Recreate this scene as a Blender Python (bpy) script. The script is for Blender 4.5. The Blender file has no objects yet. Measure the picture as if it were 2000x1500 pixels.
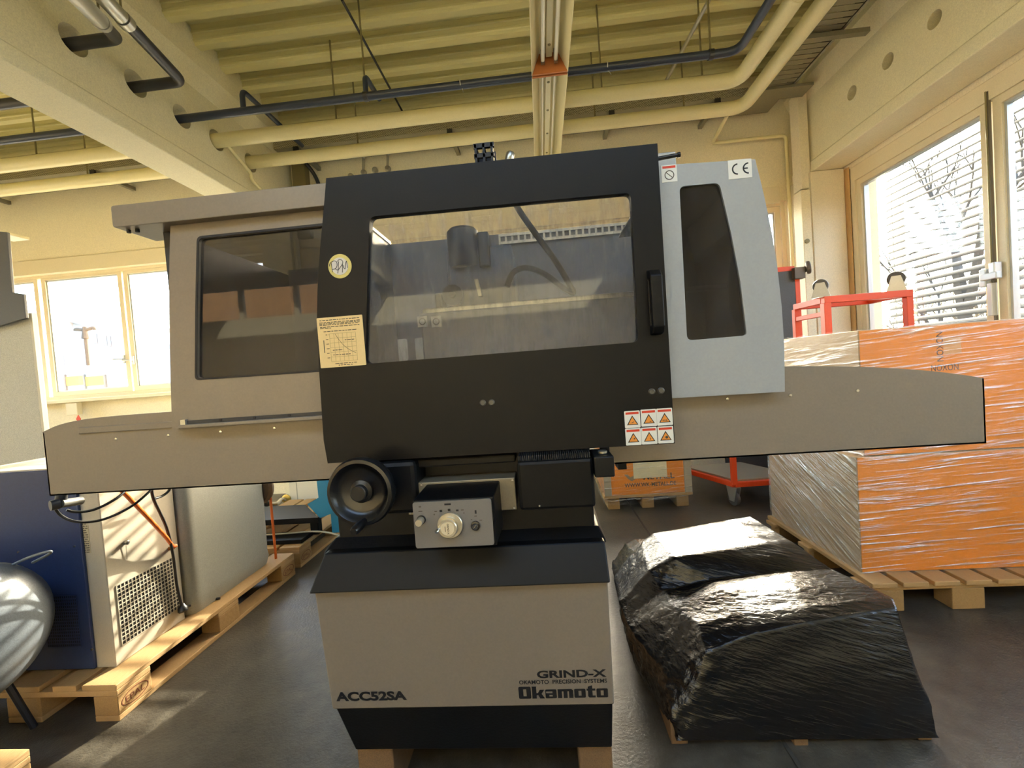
import bpy, bmesh, math, random
from mathutils import Vector, Matrix, Quaternion, noise
from mathutils.geometry import tessellate_polygon

scene = bpy.context.scene
COL = scene.collection
random.seed(7)

# ------------------------------------------------------------------ camera
CAM_H = 1.25
FPX = 840.0                       # focal length in pixels of the 2000 x 1500 frame
YAW, PITCH, ROLL = (math.radians(a) for a in (-4.1, -1.85, -4.17))
fwd = Vector((math.sin(YAW)*math.cos(PITCH), math.cos(YAW)*math.cos(PITCH), math.sin(PITCH)))
rgt0 = Vector((math.cos(YAW), -math.sin(YAW), 0))
up0 = rgt0.cross(fwd)
rgt = rgt0*math.cos(ROLL) + up0*math.sin(ROLL)
upv = up0*math.cos(ROLL) - rgt0*math.sin(ROLL)
cam = bpy.data.cameras.new('camera')
cam.sensor_width = 36.0
cam.sensor_fit = 'HORIZONTAL'
cam.lens = FPX/2000*36
cam.clip_start = 0.02
cam.clip_end = 500
camo = bpy.data.objects.new('camera', cam)
m = Matrix((rgt, upv, -fwd)).transposed().to_4x4()
m.translation = (0, 0, CAM_H)
camo.matrix_world = m
COL.objects.link(camo)
scene.camera = camo

# ------------------------------------------------------------------ world, sun, exposure
SUN = Vector((0.285, 0.880, 0.385)).normalized()       # towards the sun
world = bpy.data.worlds.new('sky_world')
scene.world = world
world.use_nodes = True
wn = world.node_tree
wn.nodes.clear()
sky = wn.nodes.new('ShaderNodeTexSky')
sky.sky_type = 'NISHITA'
sky.sun_disc = False
sky.sun_elevation = math.asin(SUN.z)
sky.sun_rotation = math.atan2(SUN.x, SUN.y)
sky.air_density = 1.0
sky.dust_density = 4.0
sky.ozone_density = 0.6
bg = wn.nodes.new('ShaderNodeBackground')
bg.inputs['Strength'].default_value = 2.3
wo = wn.nodes.new('ShaderNodeOutputWorld')
wn.links.new(sky.outputs[0], bg.inputs[0])
wn.links.new(bg.outputs[0], wo.inputs[0])

sun = bpy.data.lights.new('sun', 'SUN')
sun.energy = 13.0
sun.angle = math.radians(0.35)
sun.color = (1.0, 0.90, 0.74)
suno = bpy.data.objects.new('sun', sun)
suno.rotation_euler = SUN.to_track_quat('Z', 'Y').to_euler()
suno.location = SUN*30
COL.objects.link(suno)

vs = scene.view_settings
vs.view_transform = 'Standard'
vs.look = 'None'
vs.gamma = 1.0
vs.use_curve_mapping = False
vs.exposure = 0.8
scene.cycles.use_denoising = True
scene.cycles.max_bounces = 10
scene.cycles.diffuse_bounces = 6
scene.cycles.transparent_max_bounces = 24
scene.cycles.sample_clamp_indirect = 8.0
scene.cycles.caustics_reflective = False
scene.cycles.caustics_refractive = False

# ------------------------------------------------------------------ helpers
def ray(px, py):
    return rgt*((px-1000)/FPX) - upv*((py-750)/FPX) + fwd
def at(px, py, Y=None, X=None, Z=None):
    """point of the place that a pixel of the photograph shows, at a known distance"""
    r = ray(px, py)
    if Y is not None: t = Y/r.y
    elif X is not None: t = X/r.x
    else: t = (Z-CAM_H)/r.z
    return Vector((0, 0, CAM_H)) + r*t
def xz(px, py, Y):
    p = at(px, py, Y=Y)
    return (p.x, p.z)

def lin(c):
    if isinstance(c, str):
        c = [int(c[i:i+2], 16)/255 for i in (0, 2, 4)]
        return tuple(v/12.92 if v <= 0.04045 else ((v+0.055)/1.055)**2.4 for v in c)
    return c

MATS = {}
def M(name, col, rough=0.5, metal=0.0, var=0.0, vscale=6.0, bump=0.0, bscale=40.0, stretch=None, coat=0.0, spec=0.5, col2=None, emit=None):
    if name in MATS: return MATS[name]
    mt = bpy.data.materials.new(name)
    mt.use_nodes = True
    nt = mt.node_tree
    b = nt.nodes['Principled BSDF']
    c = lin(col)
    b.inputs['Base Color'].default_value = (*c, 1)
    b.inputs['Roughness'].default_value = rough
    b.inputs['Metallic'].default_value = metal
    b.inputs['Coat Weight'].default_value = coat
    b.inputs['Specular IOR Level'].default_value = spec
    if emit:
        b.inputs['Emission Color'].default_value = (*c, 1)
        b.inputs['Emission Strength'].default_value = emit
    if var or bump or col2:
        tc = nt.nodes.new('ShaderNodeTexCoord')
        mp = nt.nodes.new('ShaderNodeMapping')
        if stretch: mp.inputs['Scale'].default_value = stretch
        nt.links.new(tc.outputs['Object'], mp.inputs[0])
    if var or col2:
        n = nt.nodes.new('ShaderNodeTexNoise')
        n.inputs['Scale'].default_value = vscale
        n.inputs['Detail'].default_value = 6
        n.inputs['Roughness'].default_value = 2.0
        nt.links.new(mp.outputs[0], n.inputs[0])
        r = nt.nodes.new('ShaderNodeValToRGB')
        e = r.color_ramp.elements
        e[0].position, e[1].position = 0.32, 0.70
        d = lin(col2) if col2 else tuple(min(1, v*(1+var)) for v in c)
        a = c if col2 else tuple(v*(1-var) for v in c)
        e[0].color, e[1].color = (*a, 1), (*d, 1)
        nt.links.new(n.outputs[0], r.inputs[0])
        nt.links.new(r.outputs[0], b.inputs['Base Color'])
    if bump:
        n2 = nt.nodes.new('ShaderNodeTexNoise')
        n2.inputs['Scale'].default_value = bscale
        n2.inputs['Detail'].default_value = 5
        nt.links.new(mp.outputs[0], n2.inputs[0])
        bp = nt.nodes.new('ShaderNodeBump')
        bp.inputs['Strength'].default_value = bump
        bp.inputs['Distance'].default_value = 0.02
        nt.links.new(n2.outputs[0], bp.inputs['Height'])
        nt.links.new(bp.outputs[0], b.inputs['Normal'])
    MATS[name] = mt
    return mt

def glass_mat(name, tint=(1, 1, 1), haze=0.0, hazecol=(0.6, 0.6, 0.6), gloss=0.06, hscale=30, hstretch=(1, 1, 1), hmin=0.0, grough=0.02, pos=(0.45, 0.75)):
    """thin pane: clear transmission, surface reflection, and a layer of dirt that scatters light"""
    mt = bpy.data.materials.new(name)
    mt.use_nodes = True
    nt = mt.node_tree
    nt.nodes.clear()
    out = nt.nodes.new('ShaderNodeOutputMaterial')
    tr = nt.nodes.new('ShaderNodeBsdfTransparent')
    tr.inputs[0].default_value = (*tint, 1)
    gl = nt.nodes.new('ShaderNodeBsdfGlossy')
    gl.inputs['Roughness'].default_value = grough
    lw = nt.nodes.new('ShaderNodeLayerWeight')
    lw.inputs[0].default_value = 0.5
    pw = nt.nodes.new('ShaderNodeMath'); pw.operation = 'POWER'
    pw.inputs[1].default_value = 4.0
    nt.links.new(lw.outputs['Facing'], pw.inputs[0])
    fr = nt.nodes.new('ShaderNodeMath'); fr.operation = 'MULTIPLY_ADD'
    fr.inputs[1].default_value = 0.85
    fr.inputs[2].default_value = 0.03
    nt.links.new(pw.outputs[0], fr.inputs[0])
    mx = nt.nodes.new('ShaderNodeMixShader')
    nt.links.new(fr.outputs[0], mx.inputs[0])
    nt.links.new(tr.outputs[0], mx.inputs[1])
    nt.links.new(gl.outputs[0], mx.inputs[2])
    last = mx
    if haze or hmin:
        df = nt.nodes.new('ShaderNodeBsdfDiffuse')
        df.inputs[0].default_value = (*hazecol, 1)
        tl = nt.nodes.new('ShaderNodeBsdfTranslucent')
        tl.inputs[0].default_value = (*hazecol, 1)
        dm = nt.nodes.new('ShaderNodeMixShader')
        dm.inputs[0].default_value = 0.5
        nt.links.new(df.outputs[0], dm.inputs[1])
        nt.links.new(tl.outputs[0], dm.inputs[2])
        tc = nt.nodes.new('ShaderNodeTexCoord')
        mp = nt.nodes.new('ShaderNodeMapping')
        mp.inputs['Scale'].default_value = hstretch
        nz = nt.nodes.new('ShaderNodeTexNoise')
        nz.inputs['Scale'].default_value = hscale
        nz.inputs['Detail'].default_value = 7
        nz.inputs['Roughness'].default_value = 0.7
        mr = nt.nodes.new('ShaderNodeMapRange')
        mr.inputs[1].default_value, mr.inputs[2].default_value = pos
        mr.inputs[3].default_value, mr.inputs[4].default_value = hmin, haze
        nt.links.new(tc.outputs['Object'], mp.inputs[0])
        nt.links.new(mp.outputs[0], nz.inputs[0])
        nt.links.new(nz.outputs[0], mr.inputs[0])
        m2 = nt.nodes.new('ShaderNodeMixShader')
        nt.links.new(mr.outputs[0], m2.inputs[0])
        nt.links.new(mx.outputs[0], m2.inputs[1])
        nt.links.new(dm.outputs[0], m2.inputs[2])
        last = m2
    nt.links.new(last.outputs[0], out.inputs[0])
    MATS[name] = mt
    return mt

OFF = {}                      # world offset of every parent built in place
def props(o, label=None, cat=None, group=None, kind=None):
    if label: o['label'] = label
    if cat: o['category'] = cat
    if group: o['group'] = group
    if kind: o['kind'] = kind
    return o
def thing(name, label, cat, loc=(0, 0, 0), group=None, kind=None, rot=None, local=False):
    o = bpy.data.objects.new(name, None)
    o.empty_display_size = 0.1
    o.location = loc
    if rot: o.rotation_euler = rot
    COL.objects.link(o)
    OFF[o.name] = Vector((0, 0, 0)) if local else Vector(loc)
    return props(o, label, cat, group, kind)
def link(name, me, mat, parent=None, bevel=0.0, smooth=False, seg=2):
    o = bpy.data.objects.new(name, me)
    COL.objects.link(o)
    if mat and not me.materials: me.materials.append(mat)
    if parent:
        o.parent = parent
        OFF[o.name] = OFF[parent.name]
    else:
        OFF[o.name] = Vector((0, 0, 0))
    if bevel:
        md = o.modifiers.new('bevel', 'BEVEL')
        md.width = bevel
        md.segments = seg
        md.limit_method = 'ANGLE'
        md.angle_limit = math.radians(40)
    if smooth:
        for p in me.polygons: p.use_smooth = True
    return o

def rpoly(pts, r, n=5):
    """polygon with rounded corners; r a number or a list"""
    out = []
    k = len(pts)
    for i, p in enumerate(pts):
        p = Vector(p); a = Vector(pts[i-1]); b = Vector(pts[(i+1) % k])
        rr = r[i] if isinstance(r, (list, tuple)) else r
        if rr <= 0: out.append(tuple(p)); continue
        da, db = (a-p), (b-p)
        la = min(rr, da.length*0.45); lb = min(rr, db.length*0.45)
        s, e = p+da.normalized()*la, p+db.normalized()*lb
        for j in range(n+1):
            t = j/n
            q = s*(1-t)**2 + p*2*t*(1-t) + e*t*t
            out.append(tuple(q))
    return out

class MB:
    def __init__(self): self.v = []; self.f = []
    def add(self, vs, fs):
        b = len(self.v)
        self.v += [Vector(v) for v in vs]
        self.f += [[i+b for i in f] for f in fs]
        return self
    def hexa(self, p):          # 8 corners: bottom ring 0-3, top ring 4-7
        return self.add(p, [(3, 2, 1, 0), (4, 5, 6, 7), (0, 1, 5, 4), (1, 2, 6, 5), (2, 3, 7, 6), (3, 0, 4, 7)])
    def box(self, x0, x1, y0, y1, z0, z1):
        if x0 > x1: x0, x1 = x1, x0
        if y0 > y1: y0, y1 = y1, y0
        if z0 > z1: z0, z1 = z1, z0
        return self.hexa([(x0, y0, z0), (x1, y0, z0), (x1, y1, z0), (x0, y1, z0), (x0, y0, z1), (x1, y0, z1), (x1, y1, z1), (x0, y1, z1)])
    def plate(self, outer, holes, y0, y1, f=lambda u, v, w: (u, w, v)):
        """flat plate with holes: outline in (u, v), thickness w from y0 to y1"""
        loops = [[Vector((p[0], p[1], 0)) for p in l] for l in [outer]+list(holes)]
        flat = [p for l in loops for p in l]
        tris = tessellate_polygon(loops)
        n = len(flat)
        vs = [f(p.x, p.y, y0) for p in flat]+[f(p.x, p.y, y1) for p in flat]
        fs = [tuple(t) for t in tris]+[tuple(i+n for i in reversed(t)) for t in tris]
        b = 0
        for l in loops:
            k = len(l)
            for i in range(k):
                j = (i+1) % k
                fs.append((b+i, b+j, b+j+n, b+i+n))
            b += k
        return self.add(vs, fs)
    def prism(self, poly, a0, a1, f=lambda u, v, w: (u, w, v)):
        n = len(poly)
        vs = [f(p[0], p[1], a0) for p in poly]+[f(p[0], p[1], a1) for p in poly]
        fs = [tuple(range(n)), tuple(range(2*n-1, n-1, -1))]+[(i, (i+1) % n, (i+1) % n+n, i+n) for i in range(n)]
        return self.add(vs, fs)
    def tube(self, pts, r, n=12, cap=True, rs=None):
        pts = [Vector(p) for p in pts]
        k = len(pts)
        tans = []
        for i in range(k):
            a = pts[max(i-1, 0)]; b = pts[min(i+1, k-1)]
            d1 = (pts[i]-a); d2 = (b-pts[i])
            t = (d1.normalized() if d1.length > 1e-9 else Vector())+(d2.normalized() if d2.length > 1e-9 else Vector())
            tans.append(t.normalized() if t.length > 1e-6 else Vector((0, 0, 1)))
        ref = Vector((0, 0, 1)) if abs(tans[0].z) < 0.9 else Vector((1, 0, 0))
        u = tans[0].cross(ref).normalized()
        vs = []
        for i in range(k):
            if i:
                q = tans[i-1].rotation_difference(tans[i])
                u = q @ u
            w = tans[i].cross(u).normalized()
            rr = rs[i] if rs else r
            s = 1.0
            if 0 < i < k-1:
                c = (pts[i]-pts[i-1]).normalized().dot(tans[i])
                s = 1/max(c, 0.5)
            for j in range(n):
                a = 2*math.pi*j/n
                vs.append(pts[i]+(u*math.cos(a)+w*math.sin(a))*rr)
        fs = [(i*n+j, i*n+(j+1) % n, (i+1)*n+(j+1) % n, (i+1)*n+j) for i in range(k-1) for j in range(n)]
        if cap: fs += [tuple(reversed(range(n))), tuple(range((k-1)*n, k*n))]
        return self.add(vs, fs)
    def lathe(self, prof, o, axis, n=32):
        """profile (radius, height along axis) turned around axis at o"""
        o = Vector(o); axis = Vector(axis).normalized()
        ref = Vector((0, 0, 1)) if abs(axis.z) < 0.9 else Vector((1, 0, 0))
        u = axis.cross(ref).normalized(); w = axis.cross(u)
        vs = []
        for r, h in prof:
            for j in range(n):
                a = 2*math.pi*j/n
                vs.append(o+axis*h+(u*math.cos(a)+w*math.sin(a))*r)
        k = len(prof)
        fs = [(i*n+j, i*n+(j+1) % n, (i+1)*n+(j+1) % n, (i+1)*n+j) for i in range(k-1) for j in range(n)]
        fs += [tuple(reversed(range(n))), tuple(range((k-1)*n, k*n))]
        return self.add(vs, fs)
    def mesh(self, name, off=None):
        me = bpy.data.meshes.new(name)
        vs = self.v if off is None else [v-off for v in self.v]
        me.from_pydata(vs, [], self.f)
        me.validate()
        bm = bmesh.new(); bm.from_mesh(me)
        bmesh.ops.remove_doubles(bm, verts=bm.verts, dist=1e-6)
        bmesh.ops.recalc_face_normals(bm, faces=bm.faces)
        bm.to_mesh(me); bm.free()
        return me
    def build(self, name, mat, parent=None, bevel=0.0, smooth=False, seg=2, label=None):
        o = link(name, self.mesh(name, OFF[parent.name] if parent else None), mat, parent, bevel, False, seg)
        if smooth:
            me = o.data
            for p in me.polygons: p.use_smooth = True
            me.set_sharp_from_angle(angle=math.radians(38))
        if label: o['label'] = label
        return o

def bezier(pts, n=8):
    """smooth curve through points (Catmull-Rom)"""
    pts = [Vector(p) for p in pts]
    out = []
    for i in range(len(pts)-1):
        p0 = pts[max(i-1, 0)]; p1 = pts[i]; p2 = pts[i+1]; p3 = pts[min(i+2, len(pts)-1)]
        for j in range(n):
            t = j/n
            out.append(0.5*((2*p1)+(p2-p0)*t+(2*p0-5*p1+4*p2-p3)*t*t+(3*p1-p0-3*p2+p3)*t**3))
    out.append(pts[-1])
    return out
def elbowed(pts, r, n=6):
    """polyline whose inner corners are rounded with radius r"""
    pts = [Vector(p) for p in pts]
    out = [pts[0]]
    for i in range(1, len(pts)-1):
        p = pts[i]
        a = p+(pts[i-1]-p).normalized()*min(r, (pts[i-1]-p).length*0.49)
        b = p+(pts[i+1]-p).normalized()*min(r, (pts[i+1]-p).length*0.49)
        for j in range(n+1):
            t = j/n
            out.append(a*(1-t)**2+p*2*t*(1-t)+b*t*t)
    out.append(pts[-1])
    return out

def text(name, body, org, u, v, w, h, mat, parent=None, bold=0.0, keep=False):
    """lettering laid on a surface: lower-left corner org, unit directions u, v, width w, height h"""
    cu = bpy.data.curves.new(name, 'FONT')
    cu.body = body
    cu.offset = bold
    cu.resolution_u = 3
    ob = bpy.data.objects.new(name, cu)
    me = bpy.data.meshes.new_from_object(ob)
    bpy.data.objects.remove(ob)
    bpy.data.curves.remove(cu)
    xs = [q.co.x for q in me.vertices]; ys = [q.co.y for q in me.vertices]
    x0, x1, y0, y1 = min(xs), max(xs), min(ys), max(ys)
    org = Vector(org); u = Vector(u).normalized(); v = Vector(v).normalized()
    if parent: org = org-OFF[parent.name]
    for q in me.vertices:
        q.co = org+u*((q.co.x-x0)/(x1-x0)*w)+v*((q.co.y-y0)/(y1-y0)*h)
    me.materials.clear()
    return link(name, me, mat, parent)

def copy_tree(o, parent=None):
    c = o.copy()
    COL.objects.link(c)
    if parent: c.parent = parent
    OFF[c.name] = OFF.get(o.name, Vector())
    for ch in list(o.children): copy_tree(ch, c)
    return c

UX, UZ, UY = Vector((1, 0, 0)), Vector((0, 0, 1)), Vector((0, 1, 0))

# ------------------------------------------------------------------ materials
def surface_materials():
    M('wall_cream', 'e9e0c2', 0.75, var=0.10, vscale=2.2, bump=0.05, bscale=30)
    M('wall_right_cream', 'e6dcc2', 0.75, var=0.10, vscale=2.5, bump=0.05, bscale=30)
    M('beam_cream', 'e6dfc0', 0.7, var=0.10, vscale=3.0, bump=0.12, bscale=22)
    M('deck', 'aaa05c', 0.55, var=0.08, vscale=2.0)
    M('deck_rib', 'd0c994', 0.5, var=0.05)
    M('frame_cream', 'e2d8bb', 0.5, var=0.09, vscale=8)
    M('frame_alu', 'c9cfd2', 0.35, metal=0.4)
    M('blind', '565b60', 0.85, var=0.05, spec=0.05)
    M('pipe_cream', 'ddd3a4', 0.35, var=0.06, vscale=5)
    M('pipe_blue', '2b3446', 0.35, var=0.12, vscale=7)
    M('pipe_dark', '2a2b31', 0.4, var=0.2, vscale=9)
    M('tray_zinc', '8f8b78', 0.45, metal=0.5, var=0.15)
    M('tray_dark', '4c4638', 0.7)
    M('rod', '7d7550', 0.5, metal=0.3)
    M('steel', 'a9a79f', 0.3, metal=0.9, var=0.08)
    M('chrome', 'd6d6d2', 0.15, metal=1.0)
    M('rust_plate', 'b9713a', 0.6, var=0.15, vscale=20)
    M('lamp_white', 'e2d9b0', 0.35, var=0.03)
    M('tube_white', 'f1ecdc', 0.25)
    # machine paint
    M('paint_beige', '7f766a', 0.36, metal=0.15, var=0.04, vscale=3.0, bump=0.03, bscale=180, spec=0.5)
    M('paint_grey', '979ca0', 0.40, metal=0.10, var=0.03, vscale=3.0, bump=0.02, bscale=180)
    M('paint_black', '08090b', 0.42, var=0.10, vscale=4.0, bump=0.03, bscale=200, spec=0.22)
    M('cast_black', '090a0c', 0.45, var=0.12, bump=0.05, bscale=120, spec=0.28)
    M('wheel_black', '0d0d0f', 0.30, coat=0.1)
    M('panel_grey', '706d69', 0.45, var=0.03)
    M('alu_knob', 'cfc7b4', 0.28, metal=0.85, var=0.05)
    M('ink', '0b0d12', 0.5)
    M('print_dark', '4c4436', 0.6)
    M('sticker_white', 'd9d9d2', 0.45)
    M('sticker_cream', 'e0c58c', 0.5, var=0.03)
    M('sticker_yellow', 'c9bb6c', 0.5, var=0.05)
    M('warn_red', 'c8391c', 0.5)
    M('warn_orange', 'd98a35', 0.5)
    M('inner_grey', '4c5158', 0.5, var=0.06, vscale=5)
    M('head_grey', '62676e', 0.45, var=0.05)
    M('bolt_steel', '5a5954', 0.35, metal=0.7)
    M('inner_dark', '2b2d31', 0.5)
    M('rubber', '17171a', 0.6)
    # goods
    M('wood', 'b3905f', 0.75, var=0.22, vscale=7, stretch=(9, 1, 9), bump=0.15, bscale=30)
    M('wood_x', 'b3905f', 0.75, var=0.22, vscale=7, stretch=(1, 9, 9), bump=0.15, bscale=30)
    M('wood_block', 'a3804f', 0.8, var=0.25, vscale=14, bump=0.15, bscale=40)
    M('wood_dark', '6b5236', 0.8, var=0.25, vscale=12, bump=0.1)
    M('stamp', '6e3519', 0.7)
    M('card_tan', 'b09166', 0.7, var=0.06, vscale=3)
    M('card_orange', 'e0841c', 0.62, var=0.07, vscale=2.5)
    M('paper', 'd8cda4', 0.7, var=0.04)
    M('red_steel', 'd84a20', 0.42, var=0.08, vscale=9)
    M('deck_black', '34373a', 0.45, var=0.25, vscale=4)
    M('zinc', 'b8b6ac', 0.35, metal=0.7, var=0.12, vscale=14)
    M('tyre_grey', '4e4b46', 0.6)
    M('dryer_white', 'b3ab99', 0.45, var=0.05, vscale=6)
    M('navy', '27365c', 0.42, var=0.10, vscale=3)
    M('grille_dark', '1b1815', 0.7)
    M('tank_grey', '96958b', 0.5, var=0.10, vscale=5, bump=0.05, bscale=12)
    M('drum_steel', '70777e', 0.42, metal=0.35, var=0.18, vscale=5)
    M('hood_grey', '5c5c5e', 0.5, var=0.06)
    M('dirty_panel', 'a6a395', 0.6, col2='e2decf', vscale=6)
    M('orange_hose', 'd5692a', 0.35)
    M('copper', '9a6a3c', 0.35, metal=0.8)
    M('cable_black', '121213', 0.45)
    M('blue_sheet', '2782ad', 0.45, var=0.05)
    M('hopper_black', '08090c', 0.5, spec=0.2)
    M('cable_grey', 'a8a493', 0.5)
    M('white_cabinet', 'd8d0ba', 0.5, var=0.03)
    # outdoors
    M('yard', '847f74', 0.9, var=0.12, vscale=0.6)
    M('house_white', '9da1a5', 0.8, var=0.03)
    M('house_roof', '85898d', 0.7)
    M('house_window', '4a525c', 0.3)
    M('slope_brown', '9a7444', 0.9, col2='33261a', vscale=2.2)
    M('bark', '332e27', 0.9, var=0.25, vscale=9)
    M('bark_pale', '5a5142', 0.9, var=0.25, vscale=9)
    M('gate_grey', '7f8b95', 0.7)
    M('gate_yellow', 'a88c3c', 0.7)
    glass_mat('window_glass', tint=(0.95, 0.97, 0.96), haze=0.010, hmin=0.002, hazecol=(0.8, 0.8, 0.78))
    glass_mat('door_glass', tint=(0.88, 0.88, 0.88), haze=0.40, hmin=0.07, hazecol=(0.42, 0.44, 0.48), hscale=16, hstretch=(3.0, 1, 0.7), pos=(0.46, 0.80))
    glass_mat('smoke_glass', tint=(0.30, 0.30, 0.31), haze=0.25, hmin=0.08, hazecol=(0.30, 0.29, 0.28), hscale=9, hstretch=(3, 1, 0.5))
surface_materials()

def floor_material():
    mt = bpy.data.materials.new('concrete_floor')
    mt.use_nodes = True
    nt = mt.node_tree
    b = nt.nodes['Principled BSDF']
    tc = nt.nodes.new('ShaderNodeTexCoord')
    def nz(scale, det=8, rough=0.65):
        n = nt.nodes.new('ShaderNodeTexNoise')
        n.inputs['Scale'].default_value = scale
        n.inputs['Detail'].default_value = det
        n.inputs['Roughness'].default_value = rough
        nt.links.new(tc.outputs['Object'], n.inputs[0])
        return n
    n1, n2, n3 = nz(1.6), nz(14), nz(90, 3)
    r1 = nt.nodes.new('ShaderNodeValToRGB')
    r1.color_ramp.elements[0].position, r1.color_ramp.elements[1].position = 0.30, 0.72
    r1.color_ramp.elements[0].color = (*lin('332f29'), 1)
    r1.color_ramp.elements[1].color = (*lin('625b4d'), 1)
    nt.links.new(n1.outputs[0], r1.inputs[0])
    r2 = nt.nodes.new('ShaderNodeValToRGB')
    r2.color_ramp.elements[0].position, r2.color_ramp.elements[1].position = 0.35, 0.65
    r2.color_ramp.elements[0].color = (0.55, 0.55, 0.55, 1)
    r2.color_ramp.elements[1].color = (1.15, 1.15, 1.15, 1)
    nt.links.new(n2.outputs[0], r2.inputs[0])
    mx = nt.nodes.new('ShaderNodeMix')
    mx.data_type = 'RGBA'; mx.blend_type = 'MULTIPLY'
    mx.inputs[0].default_value = 0.8
    nt.links.new(r1.outputs[0], mx.inputs[6])
    nt.links.new(r2.outputs[0], mx.inputs[7])
    nt.links.new(mx.outputs[2], b.inputs['Base Color'])
    mr = nt.nodes.new('ShaderNodeMapRange')
    mr.inputs[3].default_value, mr.inputs[4].default_value = 0.30, 0.55
    nt.links.new(n2.outputs[0], mr.inputs[0])
    nt.links.new(mr.outputs[0], b.inputs['Roughness'])
    bp = nt.nodes.new('ShaderNodeBump')
    bp.inputs['Strength'].default_value = 0.25
    bp.inputs['Distance'].default_value = 0.01
    nt.links.new(n3.outputs[0], bp.inputs['Height'])
    nt.links.new(bp.outputs[0], b.inputs['Normal'])
    MATS['floor'] = mt
floor_material()
# ================================================================== THE ROOM
def rect(x0, x1, z0, z1): return [(x0, z0), (x1, z0), (x1, z1), (x0, z1)]
YW = 4.80                     # inner face of the back wall
XL, XR = -8.6, 3.06           # inner faces of left and right wall
YF = -6.0                     # wall behind the photographer
ZD = 4.06                     # underside of the roof deck ribs

fl = MB().box(XL-0.3, XR+0.3, YF-0.3, YW+0.25, -0.12, 0).build('floor', MATS['floor'])
props(fl, kind='structure')
# slab joint filled with mastic, running towards the back wall
j0, j1 = at(1232, 990, Z=0), at(1290, 1075, Z=0)
jx = (j0.x+j1.x)/2
MB().box(jx-0.006, jx+0.006, 0.3, YW, 0.0, 0.002).build('floor_joint', M('mastic', '3a352c', 0.8), fl)

LEFT_HOLE = (-8.2, -3.06, 1.30, 2.80)
MID_HOLE = (-2.42, 2.70, 1.30, 2.83)
wb = MB().plate(rect(XL-0.3, XR+0.3, 0, 4.45), [rect(*LEFT_HOLE), rect(*MID_HOLE)], YW, YW+0.22).build('wall_back', MATS['wall_cream'])
props(wb, kind='structure')
RIGHT_HOLE = (-0.6, 4.40, 0.95, 2.93)
fyz = lambda u, v, w: (w, u, v)
wr = MB().plate(rect(YF-0.3, YW, 0, 4.45), [rect(*RIGHT_HOLE)], XR, XR+0.24, fyz).build('wall_right', MATS['wall_right_cream'])
props(wr, kind='structure')
wl = MB().plate(rect(YF-0.3, YW, 0, 4.45), [rect(0.6, 3.8, 1.2, 2.9)], XL-0.24, XL, fyz).build('wall_left', MATS['wall_cream'])
props(wl, kind='structure')
wf = MB().plate(rect(XL, XR, 0, 4.45), [rect(-8.2, -3.6, 2.6, 3.3)], YF-0.24, YF).build('wall_front', MATS['wall_cream'])
props(wf, kind='structure')

# roof deck: trapezoidal profile, one trough after another
ceil = thing('ceiling', None, None, (0, YF, ZD), kind='structure', local=True)
PITCH_D = 0.285
def deck_mesh():
    prof = [(0, 0), (0.058, 0), (0.080, 0.137), (0.120, 0.137), (0.126, 0.130), (0.138, 0.130), (0.144, 0.137),
            (0.186, 0.137), (0.192, 0.130), (0.204, 0.130), (0.210, 0.137), (0.250, 0.137), (0.258, 0.100), (0.252, 0.094), (0.253, 0.080), (0.263, 0.074), (0.270, 0.046), (0.265, 0.040), (0.267, 0.026), (0.277, 0.020), (PITCH_D, 0)]
    b = MB()
    n = len(prof)
    b.add([(XL-0.2, y, z) for y, z in prof]+[(XR+0.2, y, z) for y, z in prof], [(i, i+1, n+i+1, n+i) for i in range(n-1)])
    return b.mesh('deck_trough')
dm = deck_mesh()
k = 0
while k*PITCH_D < YW-YF+0.1:
    y = YF+k*PITCH_D
    if not (-3.2 < y < -1.0):                # gap for a rooflight added out of sight as fill light
        o = link('deck_trough', dm, MATS['deck_rib'], ceil)
        o.location = (0, k*PITCH_D, 0)
    k += 1
MB().plate(rect(XL-0.3, XR+0.3, -0.3, YW-YF+0.3), [rect(-5.0, 2.4, -3.0-YF, -1.3-YF)], 0.20, 0.30, lambda u, v, w: (u, v, w)).build('roof_slab', MATS['deck'], ceil)
MB().plate(rect(-5.05, 2.45, -3.05-YF, -1.25-YF), [], 0.31, 0.316, lambda u, v, w: (u, v, w)).build('fill_opening_pane', MATS['window_glass'], ceil)  # unseen opening added to brighten the surfaces facing the camera

# ---------------------------------------------------------------- windows
def pane_unit(parent, x0, x1, z0, z1, y, fr=0.055, handle=None):
    """one sash in a back-wall window: frame, bead and pane"""
    MB().plate(rect(x0, x1, z0, z1), [rect(x0+fr, x1-fr, z0+fr, z1-fr)], y, y+0.06).build('sash_frame', MATS['frame_cream'], parent, bevel=0.004)
    MB().plate(rect(x0+fr, x1-fr, z0+fr, z1-fr), [rect(x0+fr+0.014, x1-fr-0.014, z0+fr+0.014, z1-fr-0.014)], y+0.018, y+0.05).build('glazing_bead', MATS['frame_alu'], parent)
    MB().box(x0+fr+0.012, x1-fr-0.012, y+0.03, y+0.036, z0+fr+0.012, z1-fr-0.012).build('pane', MATS['window_glass'], parent)
    if handle:
        hx, hz = handle
        h = MB().box(hx-0.014, hx+0.014, y-0.016, y, hz-0.05, hz+0.05).build('handle', MATS['frame_alu'], parent, bevel=0.004)
        MB().tube([(hx, y-0.01, hz), (hx, y-0.045, hz), (hx-0.10, y-0.045, hz+0.005)], 0.008, 8).build('lever', MATS['frame_alu'], h, smooth=True)

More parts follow.
